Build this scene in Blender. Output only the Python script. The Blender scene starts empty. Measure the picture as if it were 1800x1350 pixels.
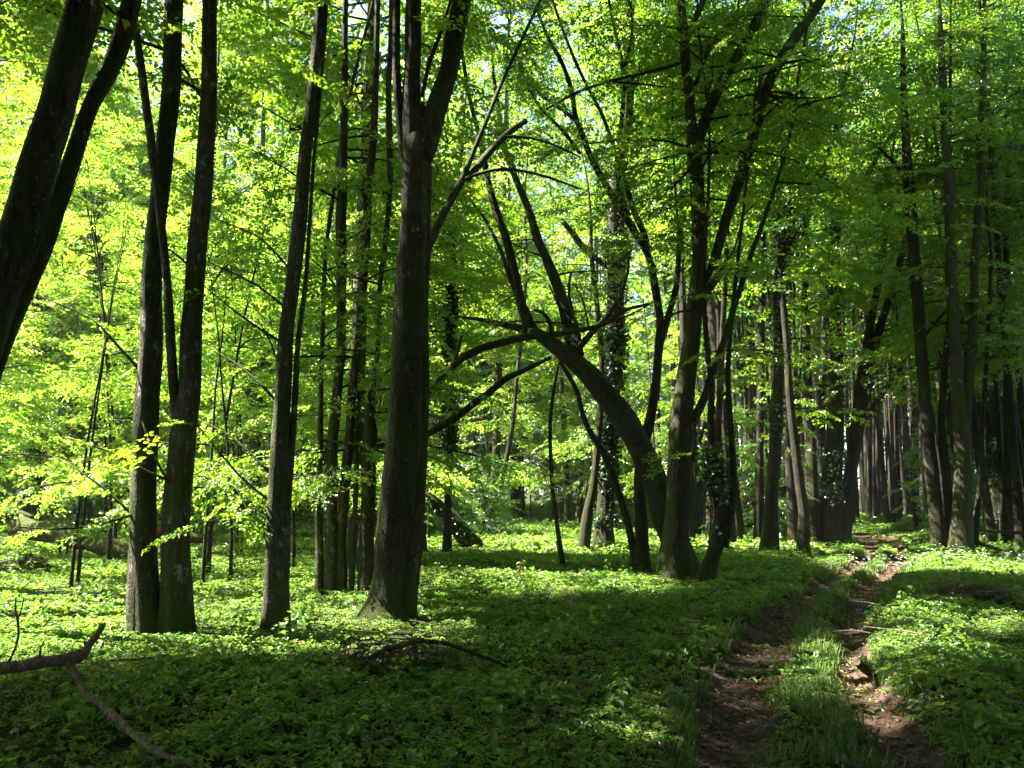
import bpy, math, random
import numpy as np
from mathutils import Vector

# ------------------------------------------------------------------ camera, world, sun, exposure
C = bpy.context.scene
COL = C.collection
EYE, PITCH, F = 1.6, math.radians(7.5), 1404.0
cam_d = bpy.data.cameras.new('camera'); cam = bpy.data.objects.new('camera', cam_d); COL.objects.link(cam)
cam.location = (0, 0, EYE); cam.rotation_euler = (math.radians(90) + PITCH, 0, 0)
cam_d.sensor_width = 36; cam_d.lens = 36 * F / 1800; cam_d.clip_start = 0.05; cam_d.clip_end = 1000
C.camera = cam
SUN_EL, SUN_AZ = math.radians(50), math.radians(-78)      # azimuth from +Y towards +X
SD = np.array([math.sin(SUN_AZ) * math.cos(SUN_EL), math.cos(SUN_AZ) * math.cos(SUN_EL), math.sin(SUN_EL)])
w = bpy.data.worlds.new('World'); C.world = w; w.use_nodes = True
nt = w.node_tree
sky = nt.nodes.new('ShaderNodeTexSky'); sky.sky_type = 'NISHITA'; sky.sun_disc = False
sky.sun_elevation = SUN_EL; sky.sun_rotation = SUN_AZ
bg = nt.nodes['Background']; nt.links.new(sky.outputs[0], bg.inputs[0]); bg.inputs[1].default_value = 0.05
sun_d = bpy.data.lights.new('sun', 'SUN'); sun_d.energy = 5.0; sun_d.angle = math.radians(0.5); sun_d.color = (1.0, 0.94, 0.82)
sun = bpy.data.objects.new('sun', sun_d); COL.objects.link(sun)
sun.rotation_euler = Vector(SD.tolist()).to_track_quat('Z', 'Y').to_euler()
C.view_settings.view_transform = 'Standard'; C.view_settings.look = 'None'
C.view_settings.exposure = 3.2; C.view_settings.gamma = 1.0
C.cycles.max_bounces = 6; C.cycles.diffuse_bounces = 3; C.cycles.transmission_bounces = 4; C.cycles.glossy_bounces = 2
C.cycles.transparent_max_bounces = 4; C.cycles.use_denoising = True; C.cycles.denoiser = 'OPENIMAGEDENOISE'
C.cycles.caustics_reflective = False; C.cycles.caustics_refractive = False
C.cycles.sample_clamp_indirect = 6.0

rng = np.random.default_rng(7)
random.seed(7)

# ------------------------------------------------------------------ pixel of the photograph -> place in the wood
CP, SP = math.cos(PITCH), math.sin(PITCH)
def ray(px, py):
    u, v = (px - 900) / F, (675 - py) / F
    return np.array([u, CP - v * SP, SP + v * CP])
def P(px, py, Y):
    d = ray(px, py); return np.array([0, 0, EYE]) + d * (Y / d[1])
def G(px, py):
    d = ray(px, py); t = -EYE / d[2]; return d[0] * t, d[1] * t

# ------------------------------------------------------------------ track and terrain
def rut(rows):
    a = []
    for y, l, r in rows:
        (x0, Y0), (x1, _) = G(l, y), G(r, y); a.append((Y0, (x0 + x1) / 2, abs(x1 - x0) / 2))
    a.sort()
    a = np.array(a)
    s = (a[2] - a[0]) / (a[2, 0] - a[0, 0]); s[2] = 0
    return np.vstack([a[0] + s * (-3.6) - [0, 0, 0] + [0, 0, 0], a]) if True else a
def widen(R): R = R.copy(); R[:, 2] *= 1.15 + .3 * np.clip((R[:, 0] - 7) / 8, 0, 1); return R
RUT_L = rut([(1350,1205,1335),(1250,1222,1350),(1180,1248,1365),(1110,1305,1392),(1060,1372,1424),(1020,1440,1474),(990,1496,1524),(965,1522,1544),(945,1514,1540),(935,1490,1522)])
RUT_R = rut([(1350,1565,1665),(1300,1535,1630),(1250,1500,1588),(1200,1478,1550),(1150,1466,1525),(1110,1466,1515),(1070,1475,1528),(1040,1492,1545),(1020,1520,1562),(990,1555,1588),(970,1574,1597),(955,1568,1592),(940,1540,1566)])
RUT_L, RUT_R = widen(RUT_L), widen(RUT_R)
def rut_d(R, x, y):
    xc = np.interp(y, R[:, 0], R[:, 1]); hw = np.interp(y, R[:, 0], R[:, 2])
    fade = np.clip((R[-1, 0] + 1.0 - y) / 2.0, 0, 1)
    return (x - xc) / hw, fade
def snoise(x, y, s, seed):
    r = np.random.default_rng(seed); o = 0
    for k in range(6):
        a = r.uniform(0, 6.28); f = r.uniform(.6, 1.6) / s
        o = o + np.sin((x * math.cos(a) + y * math.sin(a)) * f * 6.28 + r.uniform(0, 6.28))
    return o / 6
def H(x, y):
    x = np.asarray(x, float); y = np.asarray(y, float)
    h = 0.05 * snoise(x, y, 6, 1) + 0.02 * snoise(x, y, 1.7, 2) + 0.10 * snoise(x, y, 22, 3)
    h = h * np.clip((np.hypot(x, y)) / 6, 0.2, 1)
    dl, fl = rut_d(RUT_L, x, y); dr, fr = rut_d(RUT_R, x, y)
    ins = ((dl > 0) & (dr < 0)).astype(float)
    cut = 0.13 * fl * np.exp(-(dl / 1.05) ** 4) + 0.13 * fr * np.exp(-(dr / 1.05) ** 4)
    bank = 0.13 * fr * np.exp(-((dr - 3.6) / 2.2) ** 2) + 0.05 * fl * np.exp(-((dl + 2.2) / 1.1) ** 2)
    h = h + np.where((dr > 0), 0.13 * fr * np.exp(-((dr - 3.6) / 2.2) ** 2), 0) + np.where(dl < 0, 0.05 * fl * np.exp(-((dl + 2.2) / 1.1) ** 2), 0)
    h = h - cut
    return h

# ------------------------------------------------------------------ materials
def newmat(name):
    m = bpy.data.materials.new(name); m.use_nodes = True
    n = m.node_tree.nodes; n.clear()
    return m, n, m.node_tree.links, n.new('ShaderNodeOutputMaterial')
def ramp(n, stops):
    r = n.new('ShaderNodeValToRGB'); e = r.color_ramp.elements
    e[0].position, e[0].color = stops[0][0], (*stops[0][1], 1)
    e[1].position, e[1].color = stops[1][0], (*stops[1][1], 1)
    for p, c in stops[2:]:
        q = e.new(p); q.color = (*c, 1)
    return r
def leaf_mat(name, dstops, tstops, tfac=0.5, gloss=0.07, rough=0.38):
    m, n, l, out = newmat(name)
    at = n.new('ShaderNodeAttribute'); at.attribute_name = 'rnd'
    rd, rt = ramp(n, dstops), ramp(n, tstops)
    l.new(at.outputs['Fac'], rd.inputs[0]); l.new(at.outputs['Fac'], rt.inputs[0])
    d = n.new('ShaderNodeBsdfDiffuse'); t = n.new('ShaderNodeBsdfTranslucent'); g = n.new('ShaderNodeBsdfGlossy')
    g.inputs['Roughness'].default_value = rough; g.inputs['Color'].default_value = (.9, .95, .9, 1)
    l.new(rd.outputs[0], d.inputs[0]); l.new(rt.outputs[0], t.inputs[0])
    m1 = n.new('ShaderNodeMixShader'); m1.inputs[0].default_value = tfac
    l.new(d.outputs[0], m1.inputs[1]); l.new(t.outputs[0], m1.inputs[2])
    m2 = n.new('ShaderNodeMixShader'); m2.inputs[0].default_value = gloss
    l.new(m1.outputs[0], m2.inputs[1]); l.new(g.outputs[0], m2.inputs[2])
    l.new(m2.outputs[0], out.inputs[0]); return m
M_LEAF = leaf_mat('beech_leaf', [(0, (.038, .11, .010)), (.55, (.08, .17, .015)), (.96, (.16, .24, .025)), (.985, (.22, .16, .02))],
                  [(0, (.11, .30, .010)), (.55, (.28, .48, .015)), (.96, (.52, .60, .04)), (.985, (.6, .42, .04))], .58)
M_YOUNG_LIT = leaf_mat('young_beech_leaf_lit', [(0, (.07, .16, .018)), (.55, (.15, .27, .03)), (.96, (.26, .36, .05)), (.985, (.25, .2, .04))], [(0, (.22, .42, .02)), (.55, (.42, .68, .05)), (.96, (.66, .80, .12)), (.985, (.6, .45, .05))], .58, .08)  # pale young leaf, brightened further so the saplings look sunlit
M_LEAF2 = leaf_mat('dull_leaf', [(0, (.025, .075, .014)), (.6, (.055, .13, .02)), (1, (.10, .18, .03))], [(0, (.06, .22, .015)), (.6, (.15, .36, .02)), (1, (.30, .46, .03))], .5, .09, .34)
M_COVER = leaf_mat('woodland_herb', [(0, (.035, .10, .025)), (.6, (.12, .235, .045)), (1, (.25, .34, .08))],
                   [(0, (.11, .26, .025)), (.6, (.32, .52, .04)), (1, (.55, .65, .08))], .45, .035, .4)
M_GRASS = leaf_mat('track_grass', [(0, (.04, .085, .018)), (.7, (.08, .15, .03)), (1, (.17, .19, .07))],
                   [(0, (.13, .28, .03)), (.7, (.25, .42, .05)), (1, (.4, .42, .12))], .4, .06, .4)
M_IVY = leaf_mat('ivy_leaf', [(0, (.012, .035, .008)), (1, (.03, .075, .015))], [(0, (.03, .10, .01)), (1, (.07, .2, .02))], .25, .05, .35)
M_DRY = leaf_mat('dry_leaf', [(0, (.10, .055, .03)), (1, (.30, .20, .12))], [(0, (.12, .06, .02)), (1, (.3, .18, .08))], .25, .04, .5)
M_PETAL = leaf_mat('white_petal', [(0, (.75, .75, .72)), (1, (.82, .82, .8))], [(0, (.6, .6, .55)), (1, (.7, .7, .65))], .35, .05, .4)

def bark_mat(name, dark, mid, pale, pale_amt, moss_amt, moss=(.05, .075, .012), bump=.9, sc=1.0):
    m, n, l, out = newmat(name)
    tc = n.new('ShaderNodeTexCoord')
    def noise(scale, stretch, det=4, rough=.6):
        mp = n.new('ShaderNodeMapping'); mp.inputs['Scale'].default_value = (1, 1, stretch)
        l.new(tc.outputs['Object'], mp.inputs[0])
        t = n.new('ShaderNodeTexNoise'); t.inputs['Scale'].default_value = scale * sc; t.inputs['Detail'].default_value = det; t.inputs['Roughness'].default_value = rough
        l.new(mp.outputs[0], t.inputs[0]); return t
    n1, n2, n3, n4, n5 = noise(24, .14, 6, .65), noise(9, .55, 6, .75), noise(3.2, .45, 5, .7), noise(60, .5, 3), noise(34, .8, 3, .6)
    base = ramp(n, [(.32, dark), (.68, mid)]); l.new(n1.outputs['Fac'], base.inputs[0])
    rp = ramp(n, [(.60 - pale_amt, (0, 0, 0)), (.66 - pale_amt + .02, (1, 1, 1))]); l.new(n2.outputs['Fac'], rp.inputs[0])
    mx = n.new('ShaderNodeMixRGB'); l.new(rp.outputs[0], mx.inputs[0]); l.new(base.outputs[0], mx.inputs[1]); mx.inputs[2].default_value = (*pale, 1)
    rf = ramp(n, [(.63, (0, 0, 0)), (.68, (.75, .75, .75))]); l.new(n5.outputs['Fac'], rf.inputs[0])
    mf = n.new('ShaderNodeMixRGB'); l.new(rf.outputs[0], mf.inputs[0]); l.new(mx.outputs[0], mf.inputs[1]); mf.inputs[2].default_value = (*[c * .9 for c in pale], 1); mx = mf
    rm = ramp(n, [(.62 - moss_amt, (0, 0, 0)), (.74 - moss_amt, (1, 1, 1))]); l.new(n3.outputs['Fac'], rm.inputs[0])
    geo = n.new('ShaderNodeNewGeometry'); sx = n.new('ShaderNodeSeparateXYZ'); l.new(geo.outputs['Normal'], sx.inputs[0])
    up = n.new('ShaderNodeMath'); up.operation = 'MULTIPLY_ADD'; l.new(sx.outputs[2], up.inputs[0]); up.inputs[1].default_value = .9; up.inputs[2].default_value = .0; up.use_clamp = True
    sb = n.new('ShaderNodeMath'); sb.operation = 'ADD'; sb.use_clamp = True
    l.new(rm.outputs[0], sb.inputs[0])
    if moss_amt > .02: l.new(up.outputs[0], sb.inputs[1])
    else: sb.inputs[1].default_value = 0
    sz = n.new('ShaderNodeSeparateXYZ'); l.new(tc.outputs['Object'], sz.inputs[0])
    ft = n.new('ShaderNodeMapRange'); ft.inputs[1].default_value = .05; ft.inputs[2].default_value = 1.3; ft.inputs[3].default_value = .55; ft.inputs[4].default_value = 0; l.new(sz.outputs[2], ft.inputs[0])
    fm = n.new('ShaderNodeMath'); fm.operation = 'MULTIPLY'; l.new(ft.outputs[0], fm.inputs[0]); l.new(n2.outputs['Fac'], fm.inputs[1])
    sb2 = n.new('ShaderNodeMath'); sb2.operation = 'ADD'; sb2.use_clamp = True; l.new(sb.outputs[0], sb2.inputs[0])
    if moss_amt > .02: l.new(fm.outputs[0], sb2.inputs[1])
    else: sb2.inputs[1].default_value = 0
    sb = sb2
    vr = noise(.9, .6, 3); vm = n.new('ShaderNodeMapRange'); vm.inputs[1].default_value = .3; vm.inputs[2].default_value = .7; vm.inputs[3].default_value = .6; vm.inputs[4].default_value = 1.5; l.new(vr.outputs['Fac'], vm.inputs[0])
    vv = n.new('ShaderNodeVectorMath'); vv.operation = 'SCALE'; l.new(mx.outputs[0], vv.inputs[0]); l.new(vm.outputs[0], vv.inputs['Scale']); mx = vv
    m2 = n.new('ShaderNodeMixRGB'); l.new(sb.outputs[0], m2.inputs[0]); l.new(mx.outputs[0], m2.inputs[1]); m2.inputs[2].default_value = (*moss, 1)
    b = n.new('ShaderNodeBsdfPrincipled'); l.new(m2.outputs[0], b.inputs['Base Color']); b.inputs['Roughness'].default_value = .85
    b.inputs['Specular IOR Level'].default_value = .25
    ad = n.new('ShaderNodeMath'); ad.operation = 'ADD'; l.new(n1.outputs['Fac'], ad.inputs[0]); l.new(n4.outputs['Fac'], ad.inputs[1])
    bp = n.new('ShaderNodeBump'); bp.inputs['Strength'].default_value = bump; bp.inputs['Distance'].default_value = .06
    l.new(ad.outputs[0], bp.inputs['Height']); l.new(bp.outputs[0], b.inputs['Normal'])
    l.new(b.outputs[0], out.inputs[0]); return m
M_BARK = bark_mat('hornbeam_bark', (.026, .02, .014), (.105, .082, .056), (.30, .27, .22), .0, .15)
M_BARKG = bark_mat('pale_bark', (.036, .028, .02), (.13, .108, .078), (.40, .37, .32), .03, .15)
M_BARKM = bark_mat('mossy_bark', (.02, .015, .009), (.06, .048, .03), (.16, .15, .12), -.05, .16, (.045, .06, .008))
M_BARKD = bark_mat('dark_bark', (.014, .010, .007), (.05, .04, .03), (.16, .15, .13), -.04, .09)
M_DEAD = bark_mat('dead_wood', (.09, .06, .042), (.26, .19, .14), (.42, .38, .33), .02, .0)
M_RED = bark_mat('rotten_wood', (.03, .015, .008), (.085, .045, .024), (.13, .10, .07), -.04, .12, (.07, .085, .010))

def ground_mat():
    m, n, l, out = newmat('forest_floor')
    tc = n.new('ShaderNodeTexCoord')
    t = n.new('ShaderNodeTexNoise'); t.inputs['Scale'].default_value = 5; t.inputs['Detail'].default_value = 8; t.inputs['Roughness'].default_value = .7
    t2 = n.new('ShaderNodeTexVoronoi'); t2.inputs['Scale'].default_value = 22
    l.new(tc.outputs['Object'], t.inputs[0]); l.new(tc.outputs['Object'], t2.inputs[0])
    r = ramp(n, [(.3, (.018, .022, .010)), (.55, (.035, .05, .014)), (.75, (.05, .045, .024))]); l.new(t.outputs['Fac'], r.inputs[0])
    b = n.new('ShaderNodeBsdfPrincipled'); b.inputs['Roughness'].default_value = .95; l.new(r.outputs[0], b.inputs['Base Color']); b.inputs['Specular IOR Level'].default_value = .1
    bp = n.new('ShaderNodeBump'); bp.inputs['Distance'].default_value = .04; l.new(t2.outputs['Distance'], bp.inputs['Height']); l.new(bp.outputs[0], b.inputs['Normal'])
    l.new(b.outputs[0], out.inputs[0]); return m
def soil_mat():
    m, n, l, out = newmat('bare_soil')
    tc = n.new('ShaderNodeTexCoord')
    def ns(s, d, r=.65):
        t = n.new('ShaderNodeTexNoise'); t.inputs['Scale'].default_value = s; t.inputs['Detail'].default_value = d; t.inputs['Roughness'].default_value = r
        l.new(tc.outputs['Object'], t.inputs[0]); return t
    a, b2 = ns(2.2, 8), ns(34, 5, .7)
    ad = n.new('ShaderNodeMath'); ad.operation = 'MULTIPLY_ADD'; l.new(b2.outputs['Fac'], ad.inputs[0]); ad.inputs[1].default_value = .5; l.new(a.outputs['Fac'], ad.inputs[2])
    r = ramp(n, [(.52, (.030, .018, .012)), (.76, (.075, .047, .034)), (.99, (.22, .16, .125))]); l.new(ad.outputs[0], r.inputs[0])
    vo = n.new('ShaderNodeTexVoronoi'); vo.inputs['Scale'].default_value = 16; l.new(tc.outputs['Object'], vo.inputs[0])
    rv = ramp(n, [(.10, (1, 1, 1)), (.2, (0, 0, 0))]); l.new(vo.outputs['Distance'], rv.inputs[0])
    mx = n.new('ShaderNodeMixRGB'); l.new(rv.outputs[0], mx.inputs[0]); l.new(r.outputs[0], mx.inputs[1]); mx.inputs[2].default_value = (.09, .062, .044, 1)
    b = n.new('ShaderNodeBsdfPrincipled'); b.inputs['Roughness'].default_value = .95; l.new(mx.outputs[0], b.inputs['Base Color']); b.inputs['Specular IOR Level'].default_value = .15
    bp = n.new('ShaderNodeBump'); bp.inputs['Strength'].default_value = .8; bp.inputs['Distance'].default_value = .04; l.new(ad.outputs[0], bp.inputs['Height']); l.new(bp.outputs[0], b.inputs['Normal'])
    l.new(b.outputs[0], out.inputs[0]); return m
M_GROUND, M_SOIL = ground_mat(), soil_mat()

# ------------------------------------------------------------------ mesh helpers
def make_mesh(name, V, tris=None, quads=None, mats=(), tri_mat=0, quad_mat=0, rnd=None, smooth_q=True):
    """one mesh from numpy arrays: tris first, then quads; rnd is one value per face"""
    me = bpy.data.meshes.new(name)
    tris = np.zeros((0, 3), np.int32) if tris is None else np.asarray(tris, np.int32)
    quads = np.zeros((0, 4), np.int32) if quads is None else np.asarray(quads, np.int32)
    nt_, nq = len(tris), len(quads)
    me.vertices.add(len(V)); me.vertices.foreach_set('co', np.ascontiguousarray(V, np.float32).ravel())
    li = np.concatenate([tris.ravel(), quads.ravel()]).astype(np.int32)
    me.loops.add(len(li)); me.loops.foreach_set('vertex_index', li)
    ls = np.concatenate([np.arange(nt_) * 3, nt_ * 3 + np.arange(nq) * 4]).astype(np.int32)
    me.polygons.add(nt_ + nq); me.polygons.foreach_set('loop_start', ls)
    mi = np.concatenate([np.full(nt_, tri_mat), np.full(nq, quad_mat)]).astype(np.int32)
    for m in mats: me.materials.append(m)
    me.polygons.foreach_set('material_index', mi)
    me.polygons.foreach_set('use_smooth', np.concatenate([np.zeros(nt_, bool), np.full(nq, smooth_q)]))
    if rnd is not None:
        a = me.attributes.new('rnd', 'FLOAT', 'FACE'); a.data.foreach_set('value', np.asarray(rnd, np.float32))
    me.update(calc_edges=True); return me
def add(name, me, parent=None, loc=(0, 0, 0)):
    o = bpy.data.objects.new(name, me); COL.objects.link(o); o.location = loc
    if parent: o.parent = parent
    return o
def tag(o, label, cat, group=None, kind=None):
    if label: o['label'] = label
    if cat: o['category'] = cat
    if group: o['group'] = group
    if kind: o['kind'] = kind
    return o
def root(name, label, cat, loc, group=None):
    o = bpy.data.objects.new(name, None); COL.objects.link(o); o.location = loc; o.empty_display_size = .2
    return tag(o, label, cat, group)
def copy_tree(o, loc, rz, sc):
    c = o.copy(); COL.objects.link(c); c.location = loc; c.rotation_euler = (0, 0, rz); c.scale = sc
    for ch in o.children:
        d = ch.copy(); COL.objects.link(d); d.parent = c
        for g in ch.children:
            e = g.copy(); COL.objects.link(e); e.parent = d
    return c

def smooth_path(pts, rad, step):
    """Catmull-Rom through the points, resampled"""
    pts = np.asarray(pts, float); rad = np.asarray(rad, float)
    n = len(pts)
    if n < 3:
        k = max(2, int(np.linalg.norm(pts[-1] - pts[0]) / step)); t = np.linspace(0, 1, k)[:, None]
        return pts[0] * (1 - t) + pts[-1] * t, rad[0] * (1 - t[:, 0]) + rad[-1] * t[:, 0]
    p = np.vstack([2 * pts[0] - pts[1], pts, 2 * pts[-1] - pts[-2]])
    o, r = [], []
    for i in range(n - 1):
        k = max(2, int(np.linalg.norm(pts[i + 1] - pts[i]) / step))
        t = np.linspace(0, 1, k, endpoint=False)[:, None]
        a, b, c, d = p[i], p[i + 1], p[i + 2], p[i + 3]
        o.append(.5 * ((2 * b) + (c - a) * t + (2 * a - 5 * b + 4 * c - d) * t ** 2 + (-a + 3 * b - 3 * c + d) * t ** 3))
        r.append(rad[i] * (1 - t[:, 0]) + rad[i + 1] * t[:, 0])
    o.append(pts[-1:]); r.append(rad[-1:])
    return np.vstack(o), np.concatenate(r)
def tube(pts, rad, sides=14, seed=0, rough=.05, flute=0.0, flute_len=.8, cap=True):
    pts = np.asarray(pts, float); N = len(pts)
    T = np.gradient(pts, axis=0); T /= np.linalg.norm(T, axis=1)[:, None] + 1e-9
    u = np.cross(T[0], [0, 1, 0] if abs(T[0][1]) < .9 else [1, 0, 0]); u /= np.linalg.norm(u)
    U = np.zeros((N, 3))
    for i in range(N):
        u = u - T[i] * np.dot(u, T[i]); u /= np.linalg.norm(u); U[i] = u
    W = np.cross(T, U)
    th = np.arange(sides) / sides * 2 * math.pi
    s = np.concatenate([[0], np.cumsum(np.linalg.norm(np.diff(pts, axis=0), axis=1))])
    r = np.random.default_rng(seed)
    TH, S = np.meshgrid(th, s)
    d = np.zeros_like(TH)
    for k in range(9):
        m = int(r.integers(1, 6)); fq = r.uniform(.5, 7) ; d += np.sin(m * TH + fq * S + r.uniform(0, 6.28)) / (1 + .25 * m)
    d = d / 3 * rough
    if flute:
        fall = np.exp(-S / flute_len)
        k = int(r.integers(4, 7))
        d += flute * fall * (np.sin(k * TH + r.uniform(0, 6) + .3 * S) * .7 + np.sin((k - 2) * TH + r.uniform(0, 6)) * .5)
        k2 = int(r.integers(3, 5)); d += .06 * np.sin(k2 * TH + .25 * S + r.uniform(0, 6)) * (flute > .1)
    R = rad[:, None] * (1 + d)
    V = pts[:, None, :] + U[:, None, :] * (np.cos(th)[None, :, None] * R[:, :, None]) + W[:, None, :] * (np.sin(th)[None, :, None] * R[:, :, None])
    V = V.reshape(-1, 3)
    i = np.arange(N - 1)[:, None] * sides; j = np.arange(sides)[None, :]; j2 = (j + 1) % sides
    Q = np.stack([i + j, i + j2, i + sides + j2, i + sides + j], -1).reshape(-1, 4)
    tr = np.zeros((0, 3), int)
    if cap:
        V = np.vstack([V, pts[0], pts[-1]]); a = N * sides; b = a + 1
        jj = np.arange(sides); j3 = (jj + 1) % sides; e = (N - 1) * sides
        tr = np.vstack([np.stack([np.full(sides, a), j3, jj], -1), np.stack([np.full(sides, b), e + jj, e + j3], -1)])
    return V, Q, tr
def merge(parts):
    V, Q, T, o = [], [], [], 0
    for v, q, t in parts:
        V.append(v); Q.append(q + o); T.append(t + o); o += len(v)
    return np.vstack(V), np.vstack(Q), np.vstack(T)
def tube_obj(name, parts, mat, parent=None, loc=(0, 0, 0)):
    V, Q, T = merge(parts)
    return add(name, make_mesh(name, V - np.asarray(loc if parent is None else parent.location, float), T, Q, [mat]), parent, loc if parent is None else (0, 0, 0))

# ------------------------------------------------------------------ leaves
def leaf_geo(b, d, nrm, L, wd, fold, hexa):
    """b base, d direction, nrm normal (arrays n,3); returns verts (n,k,3)"""
    s = np.cross(d, nrm); s /= np.linalg.norm(s, axis=1)[:, None] + 1e-9
    L = L[:, None]; wv = L * wd
    up = nrm * (L * fold)
    if hexa:
        return np.stack([b, b + d * L * .30 + s * wv + up, b + d * L * .68 + s * wv * .8 + up, b + d * L - nrm * L * .12,
                         b + d * L * .68 - s * wv * .8 + up, b + d * L * .30 - s * wv + up], 1)
    return np.stack([b, b + d * L * .45 + s * wv + up, b + d * L - nrm * L * .1, b + d * L * .45 - s * wv + up], 1)
HEXF = np.array([[0, 1, 2, 3], [0, 3, 4, 5]]); DIAF = np.array([[0, 1, 2], [0, 2, 3]])
def leaf_faces(n, hexa):
    k = 6 if hexa else 4
    return ((np.arange(n) * k)[:, None, None] + (HEXF if hexa else DIAF)[None]).reshape(-1, 4 if hexa else 3)
def unit(a): return a / (np.linalg.norm(a, axis=-1, keepdims=True) + 1e-9)

def spray_template(seed, leaf=.11, step=.09, hexa=True, drop=.15):
    r = np.random.default_rng(seed)
    B, D, Ls = [], [], []
    def twig(o, ang, ln, z0):
        for k, x in enumerate(np.arange(step * .6, ln, step)):
            for s in (-1, 1):
                if r.random() < drop: continue
                xx = x + s * step * .25
                p = o + np.array([math.cos(ang), math.sin(ang)]) * xx
                a = ang + s * math.radians(r.uniform(38, 72))
                B.append((p[0], p[1], z0 - .22 * p[0] ** 2 + r.normal(0, .018))); D.append(a); Ls.append(leaf * r.uniform(.65, 1.15) * (1 - .25 * x / max(ln, .01)))
        p = o + np.array([math.cos(ang), math.sin(ang)]) * ln
        B.append((p[0], p[1], z0 - .22 * p[0] ** 2)); D.append(ang + r.normal(0, .2)); Ls.append(leaf)
    twig(np.zeros(2), 0, 1.0, 0)
    for x in (.12, .34, .56, .76):
        for s in (-1, 1):
            twig(np.array([x + r.uniform(-.05, .05), 0]), s * math.radians(r.uniform(38, 58)), (.62 - .42 * x) * r.uniform(.7, 1.1), r.normal(0, .03))
    B, D, Ls = np.array(B), np.array(D), np.array(Ls); n = len(B)
    pit = r.normal(-.25, .28, n)
    d = np.stack([np.cos(D) * np.cos(pit), np.sin(D) * np.cos(pit), np.sin(pit)], 1)
    nr = unit(np.stack([r.normal(0, .5, n), r.normal(0, .5, n), np.ones(n)], 1)); nr = unit(nr - d * (nr * d).sum(1)[:, None])
    return leaf_geo(B, d, nr, Ls, .32, .10, hexa)
T_NEAR = [spray_template(100 + i, .105, .078, True) for i in range(6)]
T_FAR = [spray_template(200 + i, .135, .112, False, .1) for i in range(6)]

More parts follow.
